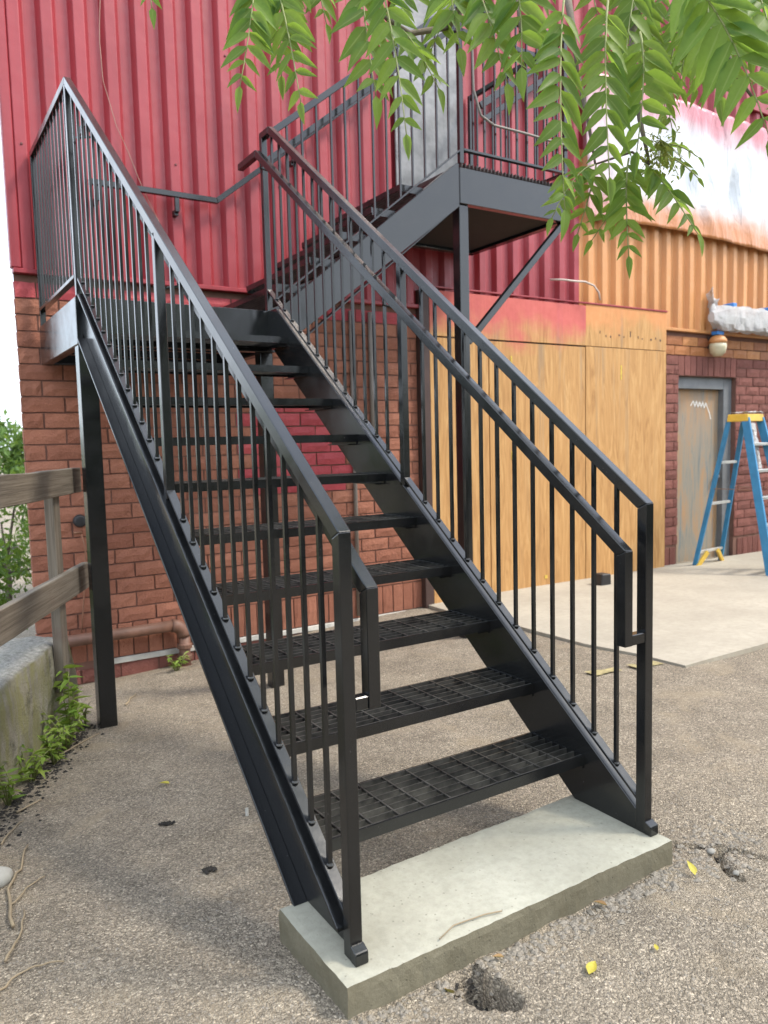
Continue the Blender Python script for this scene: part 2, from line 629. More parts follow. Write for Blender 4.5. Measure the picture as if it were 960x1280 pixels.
YLEAF = leaf_mat('fallen_yellow_leaf', (0.55, 0.45, 0.06), (0.68, 0.58, 0.12), 0.25, 0.5)
BLEAF = leaf_mat('fallen_brown_leaf', (0.28, 0.16, 0.07), (0.36, 0.22, 0.10), 0.2, 0.6)
TWIG = simple('dry_twig', (0.30, 0.235, 0.15), 0.8)
DIRTSHADE = simple('dirt_and_hole_shade', (0.03, 0.026, 0.022), 0.95, bumps=(120, 0.6, 0.006), var=0.4)
STONE = simple('stone', (0.26, 0.245, 0.215), 0.85, bumps=(60, 0.4, 0.004), var=0.2)
YLINE = simple('worn_yellow_paint', (0.30, 0.25, 0.12), 0.85, var=0.4, sc=30)

# ------------------------------------------------------------------ ground
def sstep(a, b, x):
    t = min(1.0, max(0.0, (x - a) / (b - a)))
    return t * t * (3 - 2 * t)


def gz(x, y):
    """lie of the yard: falls towards the building, less so on the right"""
    yy = max(0.0, y - 0.0)
    yy = min(yy, 9.0)
    base = -0.068 * yy * (1 - 0.57 * sstep(0.0, 3.2, x))
    if y < 0.35:
        base *= sstep(0.0, 0.35, y)
    return base


HOLE = [(0.215, -0.083), (0.20, -0.15), (0.235, -0.235), (0.305, -0.285), (0.345, -0.275), (0.338, -0.083)]


def seg_d(px, py, a, b):
    ax, ay = a; bx, by = b
    t = ((px - ax) * (bx - ax) + (py - ay) * (by - ay)) / ((bx - ax) ** 2 + (by - ay) ** 2)
    t = min(1, max(0, t))
    return math.hypot(px - ax - t * (bx - ax), py - ay - t * (by - ay)), t


CRACKS = [[(1.165, 0.02), (1.282, -0.003), (1.306, -0.039), (1.347, -0.081), (1.39, -0.111), (1.418, -0.181), (1.45, -0.27), (1.62, -0.40)],
          [(1.385, -0.10), (1.324, -0.127), (1.282, -0.198), (1.262, -0.245)]]


def gfull(x, y):
    z = gz(x, y)
    if -1.6 < x < 3 and -1 < y < 3.5:
        z += 0.006 * mnoise.noise((x * 3.1, y * 3.1, 0.3)) + 0.0035 * mnoise.noise((x * 13, y * 13, 4.0))
        if y < 1.6:
            z += 0.0026 * mnoise.noise((x * 55, y * 55, 1.0)) + 0.0018 * mnoise.noise((x * 120, y * 120, 7.0))
        # rough broken edge along the slab front
        e = sstep(-0.20, -0.08, y) * (1 - sstep(0.15, 0.3, y)) * sstep(-0.2, 0.1, x) * (1 - sstep(1.3, 1.6, x))
        z += e * (0.009 * mnoise.noise((x * 9, y * 9, 2.0)) - 0.006)
        # cracks
        cz = 0.0
        for ci, ck in enumerate(CRACKS):
            for i in range(len(ck) - 1):
                d, t = seg_d(x, y, ck[i], ck[i + 1])
                wd = (0.012 if ci == 0 else 0.018) + 0.011 * mnoise.noise((x * 22, y * 22, 3))
                if d < wd:
                    cz = min(cz, -0.05 * (1 - (d / wd) ** 2))
        z += cz
        # pothole against the slab
        inside = True
        dd = 9
        n = len(HOLE)
        for i in range(n):
            a, b = HOLE[i], HOLE[(i + 1) % n]
            cr = (b[0] - a[0]) * (y - a[1]) - (b[1] - a[1]) * (x - a[0])
            dist = cr / math.hypot(b[0] - a[0], b[1] - a[1])
            dd = min(dd, dist)
        dd += 0.012 * mnoise.noise((x * 34, y * 34, 5)) + 0.006 * mnoise.noise((x * 80, y * 80, 5))
        if dd > 0:
            z -= min(0.12, dd * (8.0 if x > 0.25 else 3.0)) * (0.8 + 0.4 * mnoise.noise((x * 30, y * 30, 9)))
    elif y < 12:
        z += 0.01 * mnoise.noise((x * 1.5, y * 1.5, 0.3))
    return z


def axis(fine0, fine1, step, lo, hi):
    a = list(np.arange(fine0, fine1 + 1e-6, step))
    s, x = step, fine1
    while x < hi:
        s *= 1.16
        x += s
        a.append(x)
    s, x = step, fine0
    while x > lo:
        s *= 1.16
        x -= s
        a.insert(0, x)
    return a


xs = axis(-0.95, 2.0, 0.0125, -300, 300)
ys = axis(-0.55, 1.25, 0.0125, -120, 500)
gv = [(x, y, gfull(x, y)) for y in ys for x in xs]
nx = len(xs)
gf = [(j * nx + i, j * nx + i + 1, (j + 1) * nx + i + 1, (j + 1) * nx + i) for j in range(len(ys) - 1) for i in range(nx - 1)]
me = bpy.data.meshes.new('ground')
me.from_pydata(gv, [], gf)
me.materials.append(ASPHALT)
me.polygons.foreach_set('use_smooth', [True] * len(me.polygons))
tag(place('ground', me), kind='structure', label='worn brown-grey asphalt yard strewn with grit')

# concrete pad in front of the plywood and the door
pxs = [3.12] + list(np.arange(3.4, 14.1, 0.5))
pys = [1.36] + list(np.arange(1.7, 4.05, 0.4)) + [4.10]
m = MB()
def padz(x, y):
    return gz(3.2, y) * 0.95 - 0.006 + 0.012 * sstep(3, 3.6, x) - 0.012 * max(0.0, x - 4.5) * 0.6 + 0.004
vs = [(x + (0.03 * math.sin(y * 5) if i == 0 else 0), y + (0.05 * math.sin(x * 1.3) - 0.05 * (x - 3.1) * 0.3 if j == 0 else 0), padz(x, y) + 0.018) for j, y in enumerate(pys) for i, x in enumerate(pxs)]
nn = len(pxs)
fs = [(j * nn + i, j * nn + i + 1, (j + 1) * nn + i + 1, (j + 1) * nn + i) for j in range(len(pys) - 1) for i in range(nn - 1)]
n0 = len(vs)
vs += [(x, y, z - 0.12) for x, y, z in vs[:nn]]
fs += [(i, n0 + i, n0 + i + 1, i + 1) for i in range(nn - 1)]
n1 = len(vs)
left = [j * nn for j in range(len(pys))]
vs += [(vs[k][0], vs[k][1], vs[k][2] - 0.12) for k in left]
fs += [(left[j], left[j + 1], n1 + j + 1, n1 + j) for j in range(len(pys) - 1)]
m.add(vs, fs)
tag(m.build('pavement', PAD_M), kind='structure', label='pale smooth concrete pad in front of the boarded wall')

# worn yellow line on the asphalt
m = MB()
for (xa, ya, xb, yb) in [(1.59, 2.17, 1.90, 2.10), (2.60, 1.60, 3.10, 1.49)]:
    k = 10
    for i in range(k):
        if random.random() < 0.25:
            continue
        p = [(xa + (xb - xa) * t, ya + (yb - ya) * t) for t in (i / k, (i + 1) / k)]
        w = 0.03 + 0.02 * random.random()
        m.add([(p[0][0], p[0][1] - w, gz(*p[0]) + 0.012), (p[1][0], p[1][1] - w, gz(*p[1]) + 0.012),
               (p[1][0], p[1][1] + w, gz(*p[1]) + 0.012), (p[0][0], p[0][1] + w, gz(*p[0]) + 0.012)], [(0, 1, 2, 3)])
tag(m.build('road_marking', YLINE), kind='structure', label='faded scraps of a yellow painted line on asphalt')

# ------------------------------------------------------------------ concrete footing slab
ZS = 0.078
m = MB()
SX0, SX1, SY0, SY1 = -0.054, 1.163, -0.075, 0.312
kx, ky = 60, 20
vs, fs = [], []
for zi, zz in enumerate((ZS, ZS - 0.012, ZS - 0.05, -0.09)):
    pass
def slab_pt(u, v, z):
    x = SX0 + (SX1 - SX0) * u
    y = SY0 + (SY1 + 0.03 * u - SY0) * v
    e = 0.0018
    ex = e * mnoise.noise((x * 14, y * 14, z * 14)) + 0.001 * mnoise.noise((x * 60, y * 60, z * 60))
    ey = e * mnoise.noise((x * 14 + 9, y * 14, z * 14)) + 0.002 * mnoise.noise((x * 60 + 5, y * 60, z * 60))
    return x + ex, y + ey
grid = [[None] * (kx + 1) for _ in range(ky + 1)]
for j in range(ky + 1):
    for i in range(kx + 1):
        x, y = slab_pt(i / kx, j / ky, ZS)
        edge = min(i, kx - i, j, ky - j)
        z = ZS + 0.0015 * mnoise.noise((x * 25, y * 25, 1)) + 0.003 * mnoise.noise((x * 4, y * 4, 2)) - (0.002 + 0.002 * mnoise.noise((x * 40, y * 40, 5)) if edge == 0 else 0)
        grid[j][i] = len(vs)
        vs.append((x, y, z))
for j in range(ky):
    for i in range(kx):
        fs.append((grid[j][i], grid[j][i + 1], grid[j + 1][i + 1], grid[j + 1][i]))
loop = [grid[0][i] for i in range(kx)] + [grid[j][kx] for j in range(ky)] + [grid[ky][i] for i in range(kx, 0, -1)] + [grid[j][0] for j in range(ky, 0, -1)]
prev = loop
for zz in (0.055, 0.02, -0.09):
    cur = []
    for k in loop:
        x, y, _ = vs[k]
        ox = -0.003 if x < 0.5 else 0.003
        cur.append(len(vs))
        vs.append((x + ox * 0.5 + 0.003 * mnoise.noise((x * 30, y * 30, zz * 50)), y + (-0.002 if y < 0.1 else 0.002) + 0.003 * mnoise.noise((x * 30 + 3, y * 30, zz * 50)), zz))
    L = len(loop)
    for i in range(L):
        fs.append((prev[i], cur[i], cur[(i + 1) % L], prev[(i + 1) % L]))
    prev = cur
m.add(vs, fs)
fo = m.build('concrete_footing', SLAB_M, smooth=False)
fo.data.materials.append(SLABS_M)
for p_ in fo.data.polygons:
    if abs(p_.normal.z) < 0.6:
        p_.material_index = 1          # side faces: darker, browner concrete than the top
tag(fo, 'low pale concrete footing slab under the foot of the stairs', 'footing')

# ------------------------------------------------------------------ steel staircase
MS = 0.7655                      # slope of the lower flight
RISE, RUN = 0.1958, 0.2563
Y0, Z0 = 0.26, 0.26              # first tread front edge
ZL = Z0 + 10 * RISE              # landing top 2.218
PW, PH = 0.035, 0.038            # tube section
stair = thing('steel_staircase', (0.56, 0.0, ZS), 'black steel outdoor staircase with open grating treads, railings and two landings', 'staircase')


def sweep(path, plane_side, w, h):
    """mitred rectangular tube segments along a path that lies in a plane; returns one MB per segment"""
    S = Vector(plane_side).normalized()
    pts = [Vector(p) for p in path]
    tans = [(pts[i + 1] - pts[i]).normalized() for i in range(len(pts) - 1)]
    nor = [S.cross(t) for t in tans]
    offs = []
    for i in range(len(pts)):
        if i == 0: offs.append(nor[0])
        elif i == len(pts) - 1: offs.append(nor[-1])
        else:
            a, b = nor[i - 1], nor[i]
            offs.append((a + b) / (1 + a.dot(b)))
    res = []
    for i in range(len(pts) - 1):
        def loop(k):
            p, n = pts[k], offs[k]
            return [p - S * w / 2 - n * h / 2, p + S * w / 2 - n * h / 2, p + S * w / 2 + n * h / 2, p - S * w / 2 + n * h / 2]
        a, b = loop(i), loop(i + 1)
        eps = tans[i] * 0.0004
        res.append(MB().quadbox([p + eps for p in a], [p - eps for p in b]))
    return res


BV = 0.0025
XL, XR = 0.0175, 1.121 + 0.0175   # rail centre lines
zrail = lambda y: 1.177 + MS * y - 0.5 * PH * math.sqrt(1 + MS * MS)      # centre of the sloped top rail
zhand = lambda y: 1.032 + MS * y - 0.5 * PH * math.sqrt(1 + MS * MS)
ztop = lambda y: 0.125 + MS * y   # stringer top edge
zbot = lambda y: -0.160 + MS * y
zbr = lambda y: 0.170 + MS * y    # bottom rail top

# stringers: channels with flanges turned outwards
def stringer(xweb, sgn):
    """web inner face at xweb, flanges extend sgn*0.065"""
    m = MB()
    x0, x1 = xweb, xweb + sgn * 0.008
    yA = (ZS - 0.125) / MS
    yend = 2.853
    yb = (ZS + 0.160) / MS
    web = [(0.036, ZS), (yb, ZS), (yend, max(zbot(yend), 1.95)), (yend, min(ztop(yend), 2.215)), ((2.215 - 0.125) / MS, 2.215), (0.036, ztop(0.036))]
    m.prism(web, 'x', min(x0, x1), max(x0, x1))
    fl = sgn * 0.052
    tf = 0.010
    # top flange
    def flange(zf, ya, yb_, th):
        a0, a1 = sorted((x1 - sgn * 0.001, xweb + fl))
        m.quadbox([(a0, ya, zf(ya) - th), (a1, ya, zf(ya) - th), (a1, ya, zf(ya)), (a0, ya, zf(ya))],
                  [(a0, yb_, zf(yb_) - th), (a1, yb_, zf(yb_) - th), (a1, yb_, zf(yb_)), (a0, yb_, zf(yb_))])
    flange(ztop, 0.037, (2.21 - 0.125) / MS, tf * 1.26)
    a0, a1 = sorted((x1 - sgn * 0.001, xweb + fl))
    zb1 = zbot(yend - 0.06)
    m.prism([(yb - 0.016, ZS + 0.0005), (yb, ZS + 0.0005), (yend - 0.06, zb1), (yend - 0.06, zb1 + 0.0126)], 'x', a0, a1)
    return m
for xw, s in ((0.035, -1), (1.121, 1)):
    stringer(xw, s).build('stringer', STEEL, stair, bevel=0.002)
    # toe piece welded to the foot of the post
    x0 = 0.0 if s < 0 else 1.121
    m = MB()
    m.prism([(-0.027, ZS), (0.0, ZS), (0.0, ZS + 0.044), (-0.005, ZS + 0.043), (-0.024, ZS + 0.034), (-0.027, ZS + 0.028)], 'x', x0 - 0.001, x0 + PW + 0.002)
    m.build('toe_plate', STEEL, stair, bevel=0.002)

# guard rails of the lower flight
YK = 2.845                         # knee at the landing
for X in (XL, XR):
    left_side = X < 0.5
    zk = zrail(0.018)
    if left_side:
        path = [(X, 0.0175, ZS), (X, 0.0175, zk), (X, YK, zrail(YK)), (X, 4.045, zrail(YK))]
        names = ['guard_post', 'top_rail', 'top_rail']
    else:
        path = [(X, 0.0175, ZS), (X, 0.0175, zk), (X, 2.755, zrail(2.755)), (X, 2.866, zrail(2.755)), (X, 2.866, ZL - 0.03)]
        names = ['guard_post', 'top_rail', 'top_rail', 'guard_post']
    for nm, mb in zip(names, sweep(path, (1, 0, 0), PW, PH)):
        mb.build(nm, STEEL, stair, bevel=BV, seg=2)
    # bottom rail
    yb0, yb1 = 0.037, (2.79 if left_side else 2.845)
    m = MB()
    th = 0.014
    m.quadbox([(X - 0.0165, yb0, zbr(yb0) - th), (X + 0.0165, yb0, zbr(yb0) - th), (X + 0.0165, yb0, zbr(yb0)), (X - 0.0165, yb0, zbr(yb0))],
              [(X - 0.0165, yb1, zbr(yb1) - th), (X + 0.0165, yb1, zbr(yb1) - th), (X + 0.0165, yb1, zbr(yb1)), (X - 0.0165, yb1, zbr(yb1))])
    m.build('bottom_rail', STEEL, stair, bevel=0.0015)
    # middle post
    ym = 1.395
    MB().box(X - PW / 2, X + PW / 2, ym - PW / 2, ym + PW / 2, ztop(ym) - 0.005, zrail(ym) - 0.012).build('guard_post', STEEL, stair, bevel=BV)
    # balusters
    unit = MB().box(-0.0063, 0.0063, -0.0063, 0.0063, 0, 1).mesh('baluster', STEEL)
    weld = MB().lathe((0, 0, 0), [(0.011, 0), (0.0105, 0.003), (0.008, 0.005)], 8).mesh('weld_bead', WELD)
    k = 0
    y = 0.134
    while y < 2.80:
        if abs(y - ym) > 0.055 and abs(y - YK) > 0.03:
            zb_, zt_ = zbr(y) - 0.004, zrail(y) - 0.012
            b = place('baluster', unit, stair, (X, y, zb_), scale=(1, 1, zt_ - zb_), bevel=0)
            w = place('weld_bead', weld, b, (0, 0, 0))
            w.location = (0, -0.004, 0.002 / (zt_ - zb_))
            w.scale = (1, 1.1, 1 / (zt_ - zb_))
        y += 0.1005
        k += 1
    # handrail on the inner side, with a return to the post
    XH = 0.0915 if left_side else 1.0405
    path = [(XH, 0.0175, 0.722), (XH, 0.0175, zhand(0.018)), (XH, 2.735, zhand(2.735)), (XH, 3.0 if not left_side else 2.95, zhand(2.735))]
    segs = sweep(path, (1, 0, 0), PW, PH)
    hr = segs[1].build('handrail', STEEL, stair, bevel=BV, seg=2)
    segs[0].build('drop_leg', STEEL, hr, bevel=BV, seg=2)
    segs[2].build('level_end', STEEL, hr, bevel=BV, seg=2)
    xa, xb = (X + PW / 2 + 0.0005, XH - PW / 2 - 0.0005) if left_side else (XH + PW / 2 + 0.0005, X - PW / 2 - 0.0005)
    MB().box(xa, xb, 0.0015, 0.0335, 0.7225, 0.757).build('return_arm', STEEL, hr, bevel=BV)
    for yb_ in (1.40, 2.70):
        m = MB()
        zc = zhand(yb_) - PH * 0.6 - 0.006
        m.tube([(XH, yb_, zc), (XH, yb_, zc - 0.035), ((X if left_side else X), yb_, zc - 0.05)], 0.006, 8)
        m.build('rail_bracket', STEEL, hr, smooth=True)

# treads
def grate_mat():
    t = NT('lit_tone_grating')  # toned lighter than the steel to imitate light on the bar tops
    p = t.pos()
    n = t.noise(p, 14, 5, 0.65)
    t.color(t.ramp(n, [(0.35, (0.014, 0.014, 0.014)), (0.65, (0.07, 0.066, 0.058))])).rough(0.38).set(Specular_IOR_Level=0.5)
    return t.m
GRATE = grate_mat()
def grating_mesh(name, x0, x1, y0, y1, zt, along='x', pitch=0.0285, cross=0.1, h=0.028, t=0.0045):
    m = MB()
    if along == 'x':
        n = max(1, round((y1 - y0) / pitch))
        for i in range(n + 1):
            y = y0 + (y1 - y0) * i / n
            m.box(x0, x1, y - t / 2, y + t / 2, zt - h, zt)
        n = max(1, round((x1 - x0) / cross))
        for i in range(1, n):
            x = x0 + (x1 - x0) * i / n
            m.box(x - 0.003, x + 0.003, y0, y1, zt - 0.007, zt + 0.0015)
    else:
        n = max(1, round((x1 - x0) / pitch))
        for i in range(n + 1):
            x = x0 + (x1 - x0) * i / n
            m.box(x - t / 2, x + t / 2, y0, y1, zt - h, zt)
        n = max(1, round((y1 - y0) / cross))
        for i in range(1, n):
            y = y0 + (y1 - y0) * i / n
            m.box(x0, x1, y - 0.003, y + 0.003, zt - 0.007, zt + 0.0015)
    return m.mesh(name, GRATE)

TX0, TX1 = 0.0355, 1.1205
gm = grating_mesh('grating', TX0 + 0.006, TX1 - 0.006, 0.012, 0.27, 0.0, 'x', 0.0365, 0.1, 0.024, 0.0055)
fm = MB()
fm.box(TX0, TX1, 0.0, 0.007, -0.036, 0.001)             # nosing bar
fm.box(TX0, TX1, 0.272, 0.278, -0.036, -0.001)          # back bar
for x in (TX0, TX1 - 0.005):
    fm.box(x, x + 0.005, 0.0072, 0.2718, -0.05, -0.0005)
fmesh = fm.mesh('tread', STEEL)
bolt = MB().lathe((0, 0, 0), [(0.009, 0), (0.009, 0.006), (0.004, 0.009)], 6).mesh('bolt', STEEL)
for i in range(10):
    y, z = Y0 + i * RUN, Z0 + i * RISE
    tr = place('tread', fmesh, stair, (0, y, z))
    place('grating', gm, tr, (0, y, z))
    m = MB()
    for x0, x1 in ((TX0 + 0.0055, TX0 + 0.04), (TX1 - 0.04, TX1 - 0.0055)):
        m.box(x0, x1, y + 0.03, y + 0.25, z - 0.052, z - 0.047)
    m.build('angle_cleat', STEEL, tr)

# first landing
LY0, LY1 = 2.835, 4.05
def landing(x0, x1, zt, name, depth, left=True, right=True, teeth=0.0):
    ly0 = LY0 + 0.012
    g = place(name, grating_mesh(name, x0 + 0.012, x1 - 0.012, ly0 + 0.01 - teeth, LY1 - 0.012, zt + 0.004, 'y', 0.034, 0.1), stair)
    def chan(axis_, a, b, fixed, out):
        m = MB()
        f = 0.06 * out
        if axis_ == 'y':
            m.box(min(fixed, fixed + 0.008 * -out), max(fixed, fixed + 0.008 * -out), a, b, zt - depth, zt - 0.0285 if teeth else zt)
            m.box(min(fixed - 0.009 * out, fixed - f), max(fixed - 0.009 * out, fixed - f), a + 0.01, b - 0.01, zt - depth, zt - depth + 0.01)
        else:
            m.box(a, b, min(fixed, fixed - 0.008 * out), max(fixed, fixed - 0.008 * out), zt - depth, zt - 0.026 if teeth else zt)
            m.box(a + 0.01, b - 0.01, min(fixed - 0.009 * out, fixed - f), max(fixed - 0.009 * out, fixed - f), zt - depth, zt - depth + 0.01)
        return m
    chan('x', x0, x1, ly0 - (0.001 if teeth else 0.0), -1).build('landing_beam', STEEL, stair, bevel=0.002)
    chan('x', x0, x1, LY1, 1).build('landing_beam', STEEL, stair, bevel=0.002)
    if left: chan('y', ly0 + 0.0092, LY1 - 0.0092, x0, -1).build('landing_beam', STEEL, stair, bevel=0.002)
    if right: chan('y', ly0 + 0.0092, LY1 - 0.0092, x1, 1).build('landing_beam', STEEL, stair, bevel=0.002)
    n = 2
    for i in range(n):
        y = ly0 + (LY1 - ly0) * (i + 1) / (n + 1)
        MB().box(x0 + 0.07, x1 - 0.07, y - 0.03, y + 0.03, zt - depth + 0.03, zt - 0.031).build('joist', STEEL, stair)
    return g
landing(-0.004, 1.165, ZL, 'landing_grating', 0.252)

# first landing: corner post, end post, bottom rail, balusters on the left side
MB().box(0, PW, YK - 0.0175, YK + 0.0175, ZL + 0.002, zrail(YK) - 0.02).build('guard_post', STEEL, stair, bevel=BV)
MB().box(0, PW, 4.01, 4.045, ZL - 0.02, zrail(YK) - 0.0195).build('guard_post', STEEL, stair, bevel=BV)
MB().box(-0.002, 0.037, YK + 0.018, 4.0095, 2.318, 2.338).build('bottom_rail', STEEL, stair, bevel=0.0015)
for i in range(11):
    y = YK + 0.10 + i * 0.0985
    if y < 4.0:
        place('baluster', unit, stair, (XL, y, 2.337), scale=(1, 1, zrail(YK) - 0.018 - 2.337))
# support posts
def support(x, y, w, zt):
    z0 = gz(x, y) - 0.03
    p = MB().box(x, x + w, y, y + w, z0, zt).build('support_post', STEEL, stair, bevel=0.004, seg=2)
    return p
support(0.002, 2.872, 0.096, ZL - 0.253)
support(1.07, 2.872, 0.085, ZL - 0.253)
# wall handrail of the landing
m_u = 0.786
wr = sweep([(0.35, 3.985, 3.20), (1.256, 3.985, 3.20), (2.72, 3.985, 3.20 + (2.72 - 1.256) * m_u)], (0, 1, 0), PW, PH)
hr = wr[0].build('handrail', STEEL, stair, bevel=BV)
wr[1].build('sloped_rail', STEEL, hr, bevel=BV)
for x, z in ((0.955, 3.18), (0.40, 3.18), (1.9, 3.18 + (1.9 - 1.256) * m_u)):
    MB().box(x - 0.015, x + 0.015, 3.97, 4.0, z - 0.10, z - 0.002).box(x - 0.0145, x + 0.0145, 4.0005, 4.06, z - 0.12, z - 0.08).build('rail_bracket', STEEL, hr, bevel=0.002)

# upper flight along the wall
UX0, UX1, ZU = 1.20, 2.64, 3.35
ut = lambda x: 3.352 + (x - 2.62) * m_u
ub = lambda x: 3.04 + (x - 2.62) * m_u
for yw, s in ((2.862, -1), (4.035, 1)):
    y0, y1 = sorted((yw, yw + s * 0.008))
    m = MB()
    m.prism([(1.168, max(ub(1.168), 1.97)), (2.638, ub(2.638)), (2.638, ZU), (2.617, ZU), (1.168, ut(1.168))], 'y', y0, y1)
    a0, a1 = sorted((yw - s * 0.0005, yw - s * 0.055))
    a0, a1 = (a0, a1)
    for zf in (lambda x: ut(x), lambda x: ub(x) + 0.012):
        m.quadbox([(1.30, a0, zf(1.30) - 0.012), (1.30, a1, zf(1.30) - 0.012), (1.30, a1, zf(1.30)), (1.30, a0, zf(1.30))],
                  [(2.61, a0, zf(2.61) - 0.012), (2.61, a1, zf(2.61) - 0.012), (2.61, a1, zf(2.61)), (2.61, a0, zf(2.61))])
    m.build('stringer', STEEL, stair, bevel=0.002)
UR = (ZU - ZL) / 6
URUN = (2.64 - 1.20) / 6
gm2 = grating_mesh('grating', 0.008, 0.25, 2.93, 3.97, 0.0, 'y', 0.0285, 0.1)
fm2 = MB().box(0, 0.006, 2.925, 3.975, -0.036, 0.001).box(0.252, 0.258, 2.925, 3.975, -0.036, -0.001).box(0.0062, 0.2518, 2.925, 2.93, -0.05, -0.001).box(0.0062, 0.2518, 3.97, 3.975, -0.05, -0.001).mesh('tread', STEEL)
for i in range(5):
    x, z = 1.20 + i * URUN + 0.02, ZL + (i + 1) * UR
    tr = place('tread', fm2, stair, (x, 0, z))
    place('grating', gm2, tr, (x, 0, z))
# upper landing
UL0, UL1 = 2.641, 3.715
landing(UL0, UL1, ZU, 'landing_grating', 0.272, teeth=0.02)
MB().box(UL0 + 0.062, UL1 - 0.062, LY0 + 0.075, LY1 - 0.065, ZU - 0.245, ZU - 0.2425).build('soffit_plate', simple('matt_black_primer', (0.012, 0.013, 0.014), 0.9), stair)
# support post and brace of the upper landing
support(2.646, 2.868, 0.082, ZU - 0.273)
m = MB()
m.bar((2.735, 2.905, 2.11), (3.70, 2.905, 3.075), 0.045, 0.045, (0, 1, 0))
m.build('brace', STEEL, stair, bevel=0.002)
# guard of the upper flight (front side) and of the upper landing
YG = 2.866
zur = lambda x: 3.315 + (x - 1.22) * m_u
zend = zur(2.66)
seg = sweep([(1.16, YG, zur(1.16)), (2.664, YG, zend), (UL1 - 0.02, YG, zend)], (0, -1, 0), PW, PH)
for s_ in seg:
    s_.build('top_rail', STEEL, stair, bevel=BV)
zuh = lambda x: zur(x) - 0.145
seg = sweep([(1.18, YG + 0.075, zuh(1.18)), (2.664, YG + 0.075, zuh(2.664)), (UL1 - 0.02, YG + 0.075, zuh(2.664))], (0, -1, 0), PW, PH)
h2 = seg[0].build('handrail', STEEL, stair, bevel=BV)
seg[1].build('level_end', STEEL, h2, bevel=BV)
for x in (2.664, UL1 - 0.022):
    MB().box(x - PW / 2, x + PW / 2, YG - PW / 2, YG + PW / 2, ZU + 0.005, zend - 0.02).build('guard_post', STEEL, stair, bevel=BV)
# bottom rails
ubr = lambda x: ut(x) + 0.075
m = MB()
m.quadbox([(1.19, YG - 0.018, ubr(1.19) - 0.014), (1.19, YG + 0.018, ubr(1.19) - 0.014), (1.19, YG + 0.018, ubr(1.19)), (1.19, YG - 0.018, ubr(1.19))],
          [(2.645, YG - 0.018, ubr(2.645) - 0.014), (2.645, YG + 0.018, ubr(2.645) - 0.014), (2.645, YG + 0.018, ubr(2.645)), (2.645, YG - 0.018, ubr(2.645))])
m.build('bottom_rail', STEEL, stair, bevel=0.0015)
MB().box(2.683, UL1 - 0.041, YG - 0.018, YG + 0.018, ZU + 0.095, ZU + 0.112).build('bottom_rail', STEEL, stair, bevel=0.0015)
x = 1.30
while x < 2.63:
    place('baluster', unit, stair, (x, YG, ubr(x) - 0.004), scale=(1, 1, zur(x) - 0.012 - ubr(x)))
    x += 0.105
x = 2.78
while x < UL1 - 0.06:
    place('baluster', unit, stair, (x, YG, ZU + 0.111), scale=(1, 1, zend - 0.012 - ZU - 0.111))
    x += 0.104
# guard at the right end of the upper landing
XE = UL1 - 0.022
MB().box(XE - PW / 2, XE + PW / 2, YG + 0.018, 4.0, zend - PH / 2, zend + PH / 2 - 0.001).build('top_rail', STEEL, stair, bevel=BV)
MB().box(XE - 0.018, XE + 0.018, YG + 0.018, 4.0, ZU + 0.095, ZU + 0.111).build('bottom_rail', STEEL, stair, bevel=0.0015)
y = YG + 0.12
while y < 3.98:
    place('baluster', unit, stair, (XE, y, ZU + 0.11), scale=(1, 1, zend - PH / 2 - ZU - 0.108))
    y += 0.104
MB().box(XE - PW / 2, XE + PW / 2, 4.0, 4.035, ZU + 0.005, zend + PH / 2 - 0.001).build('guard_post', STEEL, stair, bevel=BV)

# ------------------------------------------------------------------ the building
YB = 4.104
BX0 = -0.14
bld = thing('brick_building', (4.0, YB, -0.25), 'brick building clad above with red and orange corrugated metal', 'building')
BMOD, BC = 0.277, 0.109
ZSOL0, ZSOL1, ZBT = -0.125, 0.125, 2.556
PLX0, PLX1 = 3.21, 6.47
DX0, DX1, DZ1 = 6.765, 7.865, 2.075


def brick_mesh(seed, l, h, d=0.06, rough=0.005):
    r = random.Random(seed)
    m = MB()
    nx_, nz_ = 4, 2
    vs = []
    for j in range(nz_ + 1):
        for i in range(nx_ + 1):
            edge = i in (0, nx_) or j in (0, nz_)
            x = -l / 2 + l * i / nx_ + (r.uniform(-1, 1) * 0.0025)
            z = -h / 2 + h * j / nz_ + (r.uniform(-1, 1) * 0.002)
            y = -(0.0 if edge else 0.006) + r.uniform(-1, 1) * rough * (0.35 if edge else 0.8)
            vs.append((x, y, z))
    w = nx_ + 1
    fs = [(j * w + i, j * w + i + 1, (j + 1) * w + i + 1, (j + 1) * w + i) for j in range(nz_) for i in range(nx_)]
    ring = list(range(w)) + [j * w + nx_ for j in range(1, nz_ + 1)] + [nz_ * w + i for i in range(nx_ - 1, -1, -1)] + [j * w for j in range(nz_ - 1, 0, -1)]
    n0 = len(vs)
    for k in ring:
        vs.append((vs[k][0] * 1.01, d, vs[k][2] * 1.02))
    L = len(ring)
    fs += [(ring[i], n0 + i, n0 + (i + 1) % L, ring[(i + 1) % L]) for i in range(L)]
    m.add(vs, fs)
    return m

BL, BH = BMOD - 0.012, BC - 0.011
full_mb = [brick_mesh(i, BL, BH) for i in range(5)]
half_mb = [brick_mesh(20 + i, BL / 2 - 0.006, BH) for i in range(3)]
sold_mb = [brick_mesh(40 + i, BC - 0.011, 0.238) for i in range(3)]
BM = {}
def brick_obj(mbs, key, x, z, mat, w=1.0, hs=1.0, y=None):
    i = random.randrange(len(mbs))
    kk = (key, i, mat.name)
    if kk not in BM:
        BM[kk] = mbs[i].mesh('brick', mat)
    return place('brick', BM[kk], bld, (x, (YB if y is None else y) + random.uniform(-0.003, 0.004), z), scale=(w, 1, hs))

